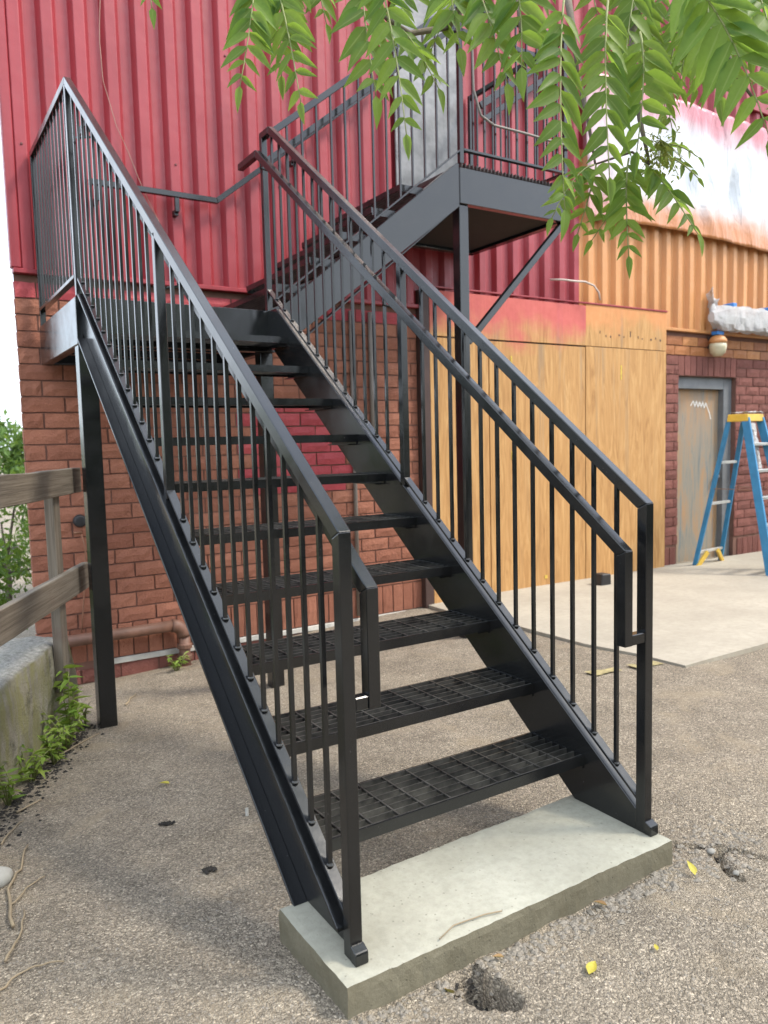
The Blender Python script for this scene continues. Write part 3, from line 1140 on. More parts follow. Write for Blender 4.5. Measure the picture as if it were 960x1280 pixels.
def add_stuff(dst, mbs, x, z, w=1.0, hs=1.0):
    mb = random.choice(mbs)
    oy = random.uniform(-0.003, 0.004)
    dst.add([(v[0] * w + x, v[1] + YB + oy, v[2] * hs + z) for v in mb.v], mb.f)

# backing walls (mortar plane set back 8 mm behind the brick faces); left end splays away from view
SP = 0.55
m = MB()
m.prism([(BX0 + 0.004, YB + 0.009), (3.12, YB + 0.009), (3.12, YB + 0.3), (DX0 - 0.31, YB + 0.3), (BX0 + SP, YB + 2.6)][:5], 'z', -0.8, ZBT + 0.01)
m.build('wall', MORTAR, bld)
RX1 = 12.0
m = MB()
m.box(PLX1 - 0.1, DX0 - 0.0, YB + 0.009, YB + 0.29, -0.6, ZBT + 0.01)
m.box(DX1, RX1, YB + 0.009, YB + 0.29, -0.6, ZBT + 0.01)
m.box(DX0, DX1, YB + 0.009, YB + 0.29, DZ1, ZBT + 0.01)
m.build('wall', MORTAR, bld)

# left wall, brick by brick
zc = ZSOL1 + BC / 2
row = 0
while zc + BC / 2 < ZBT + 0.02:
    x = BX0 if row % 2 == 0 else BX0 - BMOD / 2
    while x < 3.11:
        xa, xb = max(x, BX0), min(x + BMOD, 3.115)
        if xb - xa > 0.05:
            cx = (xa + xb) / 2
            if zc > ZBT - 0.19:
                mat = BRICKP
            elif 1.40 < cx < 2.45 and 1.02 < zc < 1.74:
                mat = BRICKP
            else:
                mat = BRICK
            if xb - xa > 0.2:
                brick_obj(full_mb, 'f', cx, zc, mat, (xb - xa) / BMOD)
            else:
                brick_obj(half_mb, 'h', cx, zc, mat, (xb - xa) / (BMOD / 2))
        x += BMOD
    zc += BC
    row += 1
x = BX0
while x < 3.1:
    brick_obj(sold_mb, 's', x + BC / 2, (ZSOL0 + ZSOL1) / 2, BRICK)
    x += BC
# white damp course strip and low foundation bricks
MB().box(0.36, 3.11, YB - 0.012, YB + 0.02, -0.168, -0.128).build('base_strip', WHITE, bld, bevel=0.003)
m = MB()
x = BX0
while x < 2.9:
    for k in range(2):
        xx = x + (BMOD / 2 if k else 0)
        add_stuff(m, full_mb, xx + BMOD / 2, -0.168 - BC / 2 - k * BC)
    x += BMOD
tag(m.build('foundation_bricks', BRICKD, bld), kind='stuff')
# bricks round the door on the right: joined
m = MB()
zc = ZSOL1 + BC / 2
row = 0
while zc + BC / 2 < ZBT - 2 * BC + 0.02:
    x = PLX1 - 0.06 if row % 2 == 0 else PLX1 - 0.06 - BMOD / 2
    while x < RX1:
        xa, xb = x, x + BMOD
        pieces = []
        if zc < DZ1 + 0.24 and xb > DX0 - 0.02 and xa < DX1 + 0.02:
            if zc > DZ1 and zc < DZ1 + 0.24:
                if xa < DX0 - 0.02: pieces.append((xa, DX0))
                if xb > DX1 + 0.02: pieces.append((DX1, xb))
            else:
                if xa < DX0 - 0.04: pieces.append((xa, DX0))
                if xb > DX1 + 0.04: pieces.append((DX1, xb))
        else:
            pieces.append((xa, xb))
        for a, b in pieces:
            if b - a > 0.03:
                add_stuff(m, full_mb, (a + b) / 2, zc, (b - a) / BMOD)
        x += BMOD
    zc += BC
    row += 1
x = DX0
while x < DX1 - 0.02:                     # soldier course over the door
    add_stuff(m, sold_mb, x + BC / 2, DZ1 + 0.12, 1.0, 0.93)
    x += BC * 0.999
x = PLX1 - 0.06
while x < RX1:
    if x + BC < DX0 + 0.02 or x > DX1 - 0.005:
        add_stuff(m, sold_mb, x + BC / 2, (ZSOL0 + ZSOL1) / 2 - 0.06, 1, 1.3)
    x += BC
tag(m.build('bricks', BRICKD, bld), kind='stuff')
# top two courses oversprayed with orange
m = MB()
for k in range(2):
    x = PLX1 - 0.06 - (BMOD / 2 if k else 0)
    while x < RX1:
        mb = random.choice(full_mb)
        m.add([(v[0] + x + BMOD / 2, v[1] + YB - 0.004, v[2] + zc + k * BC) for v in mb.v], mb.f)
        x += BMOD
BRICKO = brick_mat('brick_orange_overspray', [(0.0, (0.30, 0.11, 0.05)), (0.5, (0.40, 0.16, 0.06)), (1.0, (0.48, 0.21, 0.08))], 0.1)
tag(m.build('oversprayed_bricks', BRICKO, bld), kind='stuff')

# corrugated cladding
def cladding(x0, x1, z0, z1, mat, phase=BX0 + 0.06, xend=None):
    per = 0.205
    prof = [(0.0, -0.041), (0.004, -0.0435), (0.066, -0.0435), (0.072, -0.041), (0.100, 0.003), (0.106, 0.006), (0.172, 0.006), (0.178, 0.003)]
    pts = []
    k = math.floor((x0 - phase) / per) - 1
    while phase + k * per < x1 + per:
        for dx, dy in prof:
            pts.append((phase + k * per + dx, dy))
        k += 1
    def yat(x):
        for (a, ya), (b, yb_) in zip(pts, pts[1:]):
            if a <= x <= b:
                return ya + (yb_ - ya) * (x - a) / (b - a)
    inner = [(x0, yat(x0))] + [p for p in pts if x0 + 0.001 < p[0] < x1 - 0.001] + [(x1, yat(x1))]
    m = MB()
    n = len(inner)
    vs = [(x, YB + y, z0) for x, y in inner] + [(x, YB + y, z1) for x, y in inner]
    vs += [(x, YB + y + 0.003, z0) for x, y in inner] + [(x, YB + y + 0.003, z1) for x, y in inner]
    fs = [(i, i + 1, n + i + 1, n + i) for i in range(n - 1)] + [(2 * n + i, 3 * n + i, 3 * n + i + 1, 2 * n + i + 1) for i in range(n - 1)]
    fs += [(i, 2 * n + i, 2 * n + i + 1, i + 1) for i in range(n - 1)]
    fs += [(0, n, 3 * n, 2 * n), (n - 1, 3 * n - 1, 4 * n - 1, 2 * n - 1)]
    m.add(vs, fs)
    return m
ZTOP = 7.4
OX = 5.115
cladding(BX0 + 0.05, OX, 2.60, ZTOP, RED).build('red_cladding', RED, bld)
cladding(OX + 0.002, RX1, 2.60, 4.3, ORANGE).build('orange_cladding', ORANGE, bld)
cladding(OX + 0.002, RX1, 4.304, ZTOP, RED).build('red_cladding', RED, bld)
# bottom rails, corner post, rail high on the right
MB().box(BX0 + 0.0, OX, YB - 0.046, YB + 0.03, ZBT + 0.012, 2.60).build('cladding_rail', RED, bld, bevel=0.004)
MB().box(OX + 0.002, RX1, YB - 0.046, YB + 0.03, ZBT + 0.012, 2.60).build('cladding_rail', ORANGE, bld, bevel=0.004)
MB().box(BX0 - 0.012, BX0 + 0.052, YB - 0.044, YB + 0.03, 2.601, ZTOP).build('corner_post', RED, bld, bevel=0.006)
MB().box(7.95, RX1, YB - 0.075, YB - 0.042, 5.22, 5.34).build('cladding_rail', RED, bld, bevel=0.006)
m = MB()
for zz_ in (3.42, 4.28, 5.1):
    for k in range(25):
        x = BX0 + 0.06 + 0.039 + k * 0.205
        if BX0 + 0.05 < x < OX - 0.05 and random.random() < 0.35:
            m.lathe((x + random.uniform(-.01, .01), YB - 0.0440, zz_ + random.uniform(-.02, .02)), [(0.009, 0.0), (0.009, -0.003), (0.005, -0.006)], 7, axis='y')
tag(m.build('screw_heads', simple('screw_rust', (0.13, 0.03, 0.03), 0.6), bld), kind='stuff')
# upper body behind the cladding
m = MB()
m.prism([(BX0 + 0.03, YB + 0.012), (RX1, YB + 0.012), (RX1, YB + 2.6), (BX0 + SP, YB + 2.6)], 'z', ZBT + 0.011, ZTOP)
m.build('upper_wall', RED, bld)
# brick side wall beyond the plywood and behind the door are closed by a dark back
MB().box(3.13, RX1, YB + 0.301, YB + 2.6, -0.6, ZBT + 0.009).build('inner_wall', DARKTRIM, bld)

# door on the right
dr = MB().box(DX0 + 0.065, DX1 - 0.16, YB + 0.13, YB + 0.17, -0.20, DZ1 - 0.14).build('door', DOORM, bld, bevel=0.003)
tag(dr, label='weathered door with orange and blue-grey stains')
m = MB()
m.box(DX0 + 0.002, DX0 + 0.064, YB + 0.06, YB + 0.19, -0.22, DZ1 - 0.002)
m.box(DX1 - 0.159, DX1 - 0.002, YB + 0.06, YB + 0.19, -0.22, DZ1 - 0.002)
m.box(DX0 + 0.065, DX1 - 0.16, YB + 0.062, YB + 0.19, DZ1 - 0.139, DZ1 - 0.002)
m.build('frame', FRAME_G, dr, bevel=0.003)
m = MB()
m.lathe((DX1 - 0.24, YB + 0.10, 0.88), [(0.012, 0.03), (0.012, 0.0), (0.03, -0.01), (0.033, -0.03), (0.02, -0.045)], 12, axis='y')
m.build('handle', FRAME_G, dr, smooth=True)
# white scribble sprayed on the door
m = MB()
scr = [(0.40, 1.74), (0.45, 1.80), (0.48, 1.73), (0.51, 1.80), (0.54, 1.72), (0.57, 1.79), (0.60, 1.72), (0.63, 1.79), (0.66, 1.71), (0.69, 1.78), (0.72, 1.72), (0.76, 1.66), (0.79, 1.58)]
for (a, b), (c, d) in zip(scr, scr[1:]):
    m.bar((DX0 + a, YB + 0.1285, b), (DX0 + c, YB + 0.1285, d), 0.014, 0.002, (0, 1, 0))
m.build('graffiti', WHITEP, dr)

# plywood boarding
ply = thing('plywood_hoarding', (4.85, YB - 0.05, -0.15), 'plywood boards covering a shopfront, red overspray along the top left', 'plywood hoarding')
def board(x0, x1, z0, z1, mat, yoff=0.0):
    MB().box(x0 + 0.002, x1 - 0.002, YB - 0.058 + yoff, YB - 0.040 + yoff, z0, z1).build('plywood_board', mat, ply, bevel=0.0015)
ZSEAM = 2.33
board(3.215, 3.895, -0.16, ZSEAM - 0.010, PLYR)
board(3.905, 5.19, -0.16, ZSEAM - 0.010, PLYR, 0.003)
board(5.195, 6.47, -0.17, ZSEAM - 0.003, PLYO)
board(3.215, 5.195, ZSEAM + 0.004, 2.735, PLYR, -0.004)
board(5.195, 6.47, ZSEAM + 0.004, 2.755, PLYO)
MB().box(3.215, 6.475, YB - 0.068, YB - 0.038, 2.757, 2.772).build('top_batten', RED, ply, bevel=0.002)
MB().box(3.118, 3.212, YB - 0.065, YB + 0.02, -0.17, 2.73).build('edge_trim', DARKTRIM, ply, bevel=0.003)
MB().box(3.22, 6.46, YB - 0.038, YB + 0.008, -0.17, 2.55).build('stud_backing', DARKTRIM, ply)
m = MB()
for k in range(11):
    x = 5.35 + k * 0.1 + 0.05 * random.random()
    z_ = 2.43 + 0.05 * random.random()
    m.box(x, x + 0.008 + 0.012 * random.random(), YB - 0.0605, YB - 0.0582, z_, z_ + 0.012 + 0.05 * random.random() ** 2)
m.build('screw_marks', DARKTRIM, ply)
m = MB()
for x, z0, z1, w in ((4.17, 2.05, 2.19, 0.018), (4.17, 1.2, 1.28, 0.018), (5.72, 2.0, 2.15, 0.02), (4.6, -0.02, 0.015, 0.035)):
    m.box(x, x + w, YB - 0.0603, YB - 0.0583, z0, z1)
m.build('yellow_marks', simple('yellow_spray', (0.60, 0.42, 0.07), 0.7, var=0.3, sc=40), ply)

# grey door sheet at the upper landing
m = MB()
gd = MB().box(2.90, 3.62, YB - 0.062, YB - 0.042, 3.36, 5.6).build('upper_door', GALV, bld, bevel=0.003)
tag(gd, label='scuffed grey metal door beside the upper landing')

# ------------------------------------------------------------------ things on the wall
# plastic sheet
m = MB()
sx0, sx1, sz0, sz1 = 5.16, 11.0, 3.62, 5.02
nx_, nz_ = 150, 36
vs, fs = [], []
for j in range(nz_ + 1):
    for i in range(nx_ + 1):
        x = sx0 + (sx1 - sx0) * i / nx_
        t = j / nz_
        z = sz0 + (sz1 - sz0) * t + 0.035 * mnoise.noise((x * 1.1, 0, t)) * (1 - t) - 0.02 * math.sin(x * 1.7) * (1 - t)
        if t > 0.9: z += 0.03 * mnoise.noise((x * 3, 5, 0))
        fold = 0.09 * abs(mnoise.noise((x * 2.6 + t * 1.5, t * 0.8, 0.5))) + 0.05 * mnoise.noise((x * 5 - t * 1.6, t * 1.2, 2.5)) + 0.016 * mnoise.noise((x * 14 + t * 2.5, t * 2, 3.5)) + 0.05 * math.exp(-((x - 7.62) / 0.06) ** 2)
        fold += 0.012 * abs(mnoise.noise((x * 9 - t * 5, t * 4, 7.5)))
        vs.append((x, YB - 0.125 + fold * (0.35 + 0.65 * math.sin(math.pi * min(1, max(0, t)))), z))
fs = [(j * (nx_ + 1) + i, j * (nx_ + 1) + i + 1, (j + 1) * (nx_ + 1) + i + 1, (j + 1) * (nx_ + 1) + i) for j in range(nz_) for i in range(nx_)]
m.add(vs, fs)
ps = m.build('plastic_sheet', SHEET, smooth=True)
sm = ps.modifiers.new('thick', 'SOLIDIFY'); sm.thickness = 0.002
tag(ps, 'wrinkled white plastic sheet on the upper wall, dusted with pink and orange paint', 'plastic sheet')

# wall lamp: jar lamp with an orange-sprayed cap
lamp = thing('wall_lamp', (7.33, YB, 2.42), 'small cream glass wall lamp with orange-sprayed cap above the door', 'wall lamp')
c = (7.33, YB - 0.11, 2.325)
MB().lathe(c, [(0.045, -0.02), (0.085, 0.02), (0.097, 0.08), (0.094, 0.13)], 20).build('glass_jar', CREAM, lamp, smooth=True)
MB().lathe(c, [(0.099, 0.128), (0.099, 0.165), (0.075, 0.20), (0.04, 0.22)], 20).build('cap', ORANGE, lamp, smooth=True)
MB().box(7.28, 7.38, YB - 0.008, YB + 0.0, 2.40, 2.54).box(7.31, 7.35, YB - 0.06, YB - 0.0085, 2.47, 2.51).build('bracket', DARKTRIM, lamp)
MB().box(7.27, 7.39, YB - 0.15, YB - 0.06, 2.546, 2.59).build('tape', TAPE, lamp, bevel=0.006)

# plastic-wrapped light fixture
wrap = thing('wrapped_fixture', (8.3, YB, 2.62), 'long light fixture wrapped in clear plastic and blue tape on the wall', 'light fixture')
m = MB()
N = 60
rings = []
vs, fs = [], []
for i in range(N + 1):
    x = 7.13 + 2.9 * i / N
    sc = 1.0 if i > 3 else 0.4 + 0.17 * i
    for k in range(14):
        a = 2 * math.pi * k / 14
        rr = (0.145 + 0.03 * mnoise.noise((x * 6, math.cos(a) * 2, math.sin(a) * 2)) + 0.012 * mnoise.noise((x * 19, math.cos(a) * 5, math.sin(a) * 5))) * sc
        ca, sa = math.cos(a), math.sin(a)
        ca = math.copysign(abs(ca) ** 0.6, ca); sa = math.copysign(abs(sa) ** 0.6, sa)
        rr += 0.022 * mnoise.noise((x * 11 + k, k * 2.3, 4.0)) * sc
        vs.append((x, YB - 0.155 + ca * rr * 0.72, 2.735 + sa * rr * 0.98))
for i in range(N):
    for k in range(14):
        fs.append((i * 14 + k, i * 14 + (k + 1) % 14, (i + 1) * 14 + (k + 1) % 14, (i + 1) * 14 + k))
fs.append(tuple(range(14))); fs.append(tuple(range(N * 14, N * 14 + 14)))
m.add(vs, fs)
t = NT('clear_film')
t.color((0.85, 0.84, 0.83)).rough(0.22)
t.set(Alpha=0.68, Specular_IOR_Level=0.8)
t.bump(t.noise(t.mapping(t.pos(), (4, 9, 9)), 3, 6, 0.7, 2.0), 0.9, 0.05)
FILM = t.m
m.build('film', FILM, wrap, smooth=False)
MB().box(7.3, 9.98, YB - 0.20, YB - 0.11, 2.70, 2.78).build('body', WHITE, wrap, bevel=0.01)
for x in (7.50, 8.22, 8.9, 9.6):
    MB().box(x, x + 0.07, YB - 0.19, YB - 0.05, 2.872, 2.92).build('tape', TAPE, wrap, bevel=0.008)
for x in (7.8, 8.9, 9.7):
    MB().box(x, x + 0.05, YB - 0.11, YB - 0.03, 2.72, 2.76).build('bracket', DARKTRIM, wrap)
# crumpled film tuft at its left end
m = MB()
vs, fs = [], []
for i in range(9):
    for k in range(7):
        u, v = i / 8, k / 6
        vs.append((7.19 + 0.16 * (u - 0.3) + 0.05 * mnoise.noise((u * 5, v * 5, 1)), YB - 0.10 - 0.07 * math.sin(u * 5 + v * 2), 2.72 + 0.36 * v + 0.06 * mnoise.noise((u * 4, v * 4, 6)) - 0.12 * u * v))
fs = [(i * 7 + k, i * 7 + k + 1, (i + 1) * 7 + k + 1, (i + 1) * 7 + k) for i in range(8) for k in range(6)]
m.add(vs, fs)
o = m.build('film_end', FILM, wrap, smooth=True)
sm = o.modifiers.new('thick', 'SOLIDIFY'); sm.thickness = 0.002

# loose cable end poking from the red cladding
m = MB()
m.tube([(4.72, YB - 0.03, 2.96), (4.8, YB - 0.12, 2.95), (4.95, YB - 0.16, 2.94), (5.08, YB - 0.15, 2.95), (5.2, YB - 0.16, 2.92), (5.27, YB - 0.16, 2.86), (5.29, YB - 0.16, 2.78)], 0.010, 8)
tag(m.build('loose_cable', simple('pale_cable', (0.5, 0.42, 0.36), 0.5), smooth=True), 'short pale cable end sticking out of the red cladding', 'cable')
# hanging wire on the red cladding
m = MB()
path = [(0.505, YB - 0.05, 7.0), (0.515, YB - 0.055, 4.5), (0.49, YB - 0.06, 4.15), (0.50, YB - 0.06, 3.9), (0.57, YB - 0.07, 3.62), (0.70, YB - 0.07, 3.30), (0.83, YB - 0.07, 3.02), (0.92, YB - 0.07, 2.8), (0.95, YB - 0.07, 2.62)]
pp = []
for i in range(len(path) - 1):
    for k in range(5):
        t_ = k / 5
        a, b = Vector(path[i]), Vector(path[i + 1])
        pp.append(a.lerp(b, t_) + Vector((0.008 * mnoise.noise((i + t_, 3, 0)), 0, 0.01 * mnoise.noise((i + t_, 8, 0)))))
pp.append(Vector(path[-1]))
m.tube(pp, 0.0025, 5)
tag(m.build('hanging_wire', simple('tan_wire', (0.32, 0.2, 0.15), 0.6), smooth=True), 'thin tan wire hanging down the red cladding into the railing', 'wire')
# drooping cable at the upper landing
m = MB()
pts = [(2.72, 2.80, 5.2), (2.725, 2.80, 4.3), (2.735, 2.80, 3.85), (2.80, 2.80, 3.69), (2.92, 2.80, 3.645), (3.2, 2.80, 3.645), (3.55, 2.805, 3.64), (3.75, 2.82, 3.64)]
m.tube([Vector(a).lerp(Vector(b), k / 4) for a, b in zip(pts, pts[1:]) for k in range(4)] + [Vector(pts[-1])], 0.009, 8)
tag(m.build('drooping_cable', simple('grey_cable', (0.16, 0.14, 0.12), 0.5), smooth=True), 'grey cable drooping across the front of the upper landing railing', 'cable')
# dark rails on the wall by the upper landing
m1 = MB().bar((3.80, YB - 0.09, 4.40), (4.75, YB - 0.09, 5.07), 0.06, 0.04, (0, 1, 0))
o = m1.build('wall_handrail', STEEL, bevel=0.003)
tag(o, 'upper of two black sloping rails on the red wall beside the upper landing', 'handrail')
m1 = MB().bar((3.86, YB - 0.09, 4.30), (4.75, YB - 0.09, 4.91), 0.05, 0.04, (0, 1, 0))
o = m1.build('wall_handrail', STEEL, bevel=0.003)
tag(o, 'lower of two black sloping rails on the red wall beside the upper landing', 'handrail')

# drain pipe at the foot of the wall
dp = thing('drain_pipe', (0.86, YB - 0.10, -0.22), 'rusty brown drain pipe elbowing down the foot of the brick wall', 'drain pipe')
MB().tube([(-0.2, YB - 0.09, 0.065), (0.4, YB - 0.09, 0.068), (0.78, YB - 0.09, 0.07)], 0.042, 14).build('pipe', PIPE_M, dp, smooth=True)
arc = [(0.775 + 0.09 * math.sin(a), YB - 0.09, -0.02 + 0.09 * math.cos(a)) for a in [math.pi / 2 * k / 6 for k in range(7)]]
MB().tube(arc, 0.05, 14).build('elbow', PIPE_M, dp, smooth=True)
MB().tube([(0.865, YB - 0.09, -0.015), (0.865, YB - 0.09, -0.34)], 0.043, 14).build('downpipe', PIPE_M, dp, smooth=True)
for z in (-0.075, -0.16, -0.24):
    MB().tube([(0.865, YB - 0.09, z), (0.865, YB - 0.09, z - 0.04)], 0.057, 14).build('collar', PIPE_M, dp, smooth=False, bevel=0.006)
# conduits
for x, z0, z1, r, lab in ((0.30, -0.18, 2.45, 0.016, 'thin brown conduit on the brick wall behind the left support post'),
                          (2.43, -0.10, 2.5, 0.018, 'grey conduit running down the brick wall behind the stair treads'),
                          (2.62, 1.2, 2.5, 0.02, 'short grey conduit high on the brick wall right of the stringer')):
    tag(MB().tube([(x, YB - r - 0.004, z0), (x, YB - r - 0.004, z1)], r, 10).build('conduit', GREYPIPE, smooth=True), lab, 'conduit', 'conduits on the brick wall')
# round vent with a cord hanging from it
vent = thing('wall_vent', (0.185, YB, 0.90), 'round black vent cap on the brick wall by the wooden fence', 'vent')
MB().lathe((0.185, YB - 0.012, 0.895), [(0.045, 0.012), (0.045, -0.02), (0.036, -0.034), (0.012, -0.036)], 20, axis='y').build('cap', BLACKP, vent, smooth=False, bevel=0.004)
m = MB()
m.tube([(0.19, YB - 0.02, 0.80), (0.21, YB - 0.03, 0.70), (0.20, YB - 0.02, 0.50), (0.17, YB - 0.02, 0.25), (0.15, YB - 0.03, 0.10)], 0.005, 6)
m.box(0.14, 0.20, YB - 0.012, YB - 0.004, 0.805, 0.82)
tag(m.build('cord', simple('brown_cord', (0.26, 0.12, 0.07), 0.7), smooth=True), 'thin brown cord hanging below the round vent', 'cord')
# small black box by the plywood
bx = MB()
bx.prism([(4.95, -0.125), (5.10, -0.125), (5.095, 0.03), (4.97, 0.035)], 'y', 3.62, 3.74)
tag(bx.build('black_box', BLACKP, bevel=0.008), 'small black box on the concrete against the plywood', 'box')

# ------------------------------------------------------------------ step ladder
lad = thing('step_ladder', (7.0, 3.4, -0.14), 'blue fibreglass stepladder with yellow top standing before the door', 'ladder')
A, B = Vector((6.80, 3.90, -0.15)), Vector((7.37, 3.96, -0.15))
Cc, D = Vector((6.62, 2.86, -0.13)), Vector((7.22, 2.90, -0.13))
CT = Vector((7.0, 3.42, 1.56))
ax = (B - A).normalized(); ay = Vector((-ax.y, ax.x, 0))
def topat(u, v): return CT + ax * u + ay * v
tops = {'A': topat(-0.16, 0.10), 'B': topat(0.16, 0.10), 'C': topat(-0.16, -0.08), 'D': topat(0.16, -0.08)}
for nm, p in (('A', A), ('B', B)):
    MB().bar(p, tops[nm], 0.028, 0.05, ay).build('back_rail', BLUE, lad, bevel=0.003)
for nm, p in (('C', Cc), ('D', D)):
    MB().bar(p, tops[nm], 0.03, 0.085, ay).build('front_rail', BLUE, lad, bevel=0.003)
for k in range(1, 6):
    t_ = k / 6.0
    p, q = Cc.lerp(tops['C'], t_), D.lerp(tops['D'], t_)
    MB().bar(p, q, 0.085, 0.03, (0, 0, 1)).build('step', ALU, lad, bevel=0.003)
for t_ in (0.12, 0.45, 0.72):
    p, q = A.lerp(tops['A'], t_), B.lerp(tops['B'], t_)
    MB().bar(p, q, 0.03, 0.03, (0, 0, 1)).build('rear_brace', ALU, lad, bevel=0.002)
for (a, b, ta, tb) in ((A, Cc, 'A', 'C'), (B, D, 'B', 'D')):
    MB().bar(a.lerp(tops[ta], 0.55), b.lerp(tops[tb], 0.55), 0.02, 0.006).build('spreader', simple('spreader_brown', (0.3, 0.2, 0.14), 0.5, 0.4), lad)
for a, s in ((A, 1), (B, -1)):
    m = MB()
    p = a.lerp(tops['A' if s > 0 else 'B'], 0.02); q = a.lerp(tops['A' if s > 0 else 'B'], 0.115) + ax * s * 0.16
    m.bar(p + Vector((0, -0.035, 0)), q + Vector((0, -0.035, 0)), 0.05, 0.03, (0, 1, 0))
    m.build('foot_bracket', YELLOW, lad, bevel=0.004)
m = MB()
def P3(u, v, z): return CT + ax * u + ay * v + Vector((0, 0, z))
m.quadbox([P3(-0.185, -0.12, -0.035), P3(0.185, -0.12, -0.035), P3(0.185, 0.12, -0.035), P3(-0.185, 0.12, -0.035)],
          [P3(-0.175, -0.11, 0.045), P3(0.175, -0.11, 0.045), P3(0.175, 0.11, 0.045), P3(-0.175, 0.11, 0.045)])
m.build('top_cap', YELLOW, lad, bevel=0.008, seg=2)
# crumpled plastic on the ladder
m = MB()
vs = []
for i in range(13):
    for k in range(9):
        u, v = i / 12, k / 8
        p = P3(-0.16 + 0.34 * u, -0.12 + 0.22 * v, 0.058 + 0.035 * abs(mnoise.noise((u * 5, v * 5, 2))))
        vs.append(p)
fs = [(i * 9 + k, i * 9 + k + 1, (i + 1) * 9 + k + 1, (i + 1) * 9 + k) for i in range(12) for k in range(8)]
m.add(vs, fs)
n0 = 0
vs2 = []
for i in range(6):
    for k in range(12):
        u, v = i / 5, k / 11
        vs2.append(P3(-0.05 + 0.13 * (u - 0.5) * (1 - 0.5 * v) + 0.03 * mnoise.noise((u * 3, v * 6, 4)), -0.10 - 0.10 * v + 0.03 * mnoise.noise((u * 6, v * 6, 9)), -0.05 - 0.52 * v))
m.add(vs2, [(i * 12 + k, i * 12 + k + 1, (i + 1) * 12 + k + 1, (i + 1) * 12 + k) for i in range(5) for k in range(11)])
o = m.build('plastic_scrap', FILM, smooth=True)
sm = o.modifiers.new('thick', 'SOLIDIFY'); sm.thickness = 0.0015
tag(o, 'crumpled clear plastic draped over the yellow top of the ladder', 'plastic')

# ------------------------------------------------------------------ left: concrete wall and wooden fence
DF = Vector((0.443, 0.896, 0)).normalized()
NF = Vector((DF.y, -DF.x, 0))             # towards the stairs
Pb = Vector((-0.196, 2.85, 0))
def wallpt(s, off, z): 
    p = Pb + DF * s + NF * off
    return Vector((p.x, p.y, z))
m = MB()
S0, S1, TH = -4.0, 0.27, 0.42
ns, nt, nz_ = 130, 10, 12
vs, fs = [], []
prof = [(0.0, -0.45)] + [(0.0, -0.3 + 0.58 * k / nz_) for k in range(nz_)] + [(-0.02, 0.33)] + [(-0.02 - (TH - 0.04) * k / nt, 0.345) for k in range(1, nt)] + [(-TH, 0.32), (-TH, -0.45)]
np_ = len(prof)
for i in range(ns + 1):
    s = S0 + (S1 - S0) * i / ns
    for off, z in prof:
        w = 0.014 * mnoise.noise((s * 6, off * 9, z * 7)) + 0.007 * mnoise.noise((s * 22, off * 22, z * 22)) + 0.03 * mnoise.noise((s * 1.7, off * 2, z * 3))
        edge = -0.03 * sstep(S1 - 0.12, S1, s) * (1 if z > 0.2 else 0)
        vs.append(wallpt(s, off + w, z + w * 0.8 + edge + 0.012 * mnoise.noise((s * 9, off * 9, 1))))
fs = [(i * np_ + k, (i + 1) * np_ + k, (i + 1) * np_ + k + 1, i * np_ + k + 1) for i in range(ns) for k in range(np_ - 1)]
fs += [tuple(range(np_)), tuple(range(ns * np_, ns * np_ + np_))]
m.add(vs, fs)
tag(m.build('retaining_wall', OLDCON, smooth=True), 'low mossy old concrete wall on the left under the fence', 'wall')

fence = thing('wooden_fence', wallpt(0.05, 0.03, 0.08), 'weathered grey wooden rail fence bolted to the low concrete wall', 'fence')
ANG = math.atan2(DF.y, DF.x)
def fbox(name, s0, s1, o0, o1, z0, z1, slope=0.0, bev=0.004):
    # box in fence coordinates (x along fence), object rotated so the grain follows it
    L, Wd, H = s1 - s0, o1 - o0, z1 - z0
    nseg = max(1, int(L / 0.12))
    mm = MB()
    vs, fs = [], []
    for i in range(nseg + 1):
        x = L * i / nseg
        j = 0.003 * mnoise.noise((x * 3 + s0, z0 * 7, 1))
        vs += [(x, -o0 * 0 + 0, 0 + j), (x, -Wd, 0 + j), (x, -Wd, H + j * 1.4), (x, 0, H + j * 1.4)]
    for i in range(nseg):
        for k in range(4):
            fs.append((i * 4 + k, i * 4 + (k + 1) % 4, (i + 1) * 4 + (k + 1) % 4, (i + 1) * 4 + k))
    fs += [(0, 1, 2, 3), tuple(range(nseg * 4, nseg * 4 + 4))]
    mm.add(vs, fs)
    o = place(name, mm.mesh(name, WOOD), fence, wallpt(s0, o0, z0), rot=(0, 0, ANG), bevel=bev)
    return o
fbox('rail_board', -4.0, 0.285, 0.052, 0.092, 1.150, 1.290)
fbox('rail_board', -4.0, 0.34, 0.052, 0.092, 0.585, 0.735)
for sp in (-0.05, -1.85, -3.6):
    # upright: tall axis must follow the grain, so it is a board stood on end
    mm = MB().box(0, 1.17, -0.025, 0.025, -0.05, 0.05)
    o = place('fence_post', mm.mesh('fence_post', WOOD), fence, wallpt(sp, 0.026, 0.09), rot=(0, -math.pi / 2, ANG), bevel=0.004)

# ------------------------------------------------------------------ plants
def leaf_mesh(name, mat, L=1.0, W=0.34, fold=0.10, droop=0.18, seg=5):
    vs, fs = [], []
    for i in range(seg + 1):
        t = i / seg
        w = W / 2 * (math.sin(math.pi * min(1, t * 0.93 + 0.07) ** 0.78)) * (1 - 0.25 * t) if 0 < i < seg else (0.02 if i == 0 else 0.0)
        y = t * L
        z = -droop * t * t * L
        vs += [(-w, y, z + fold * w), (0, y, z - fold * w * 0.5), (w, y, z + fold * w)]
    for i in range(seg):
        fs += [(i * 3, i * 3 + 1, i * 3 + 4, i * 3 + 3), (i * 3 + 1, i * 3 + 2, i * 3 + 5, i * 3 + 4)]
    m = MB().add(vs, fs)
    return m

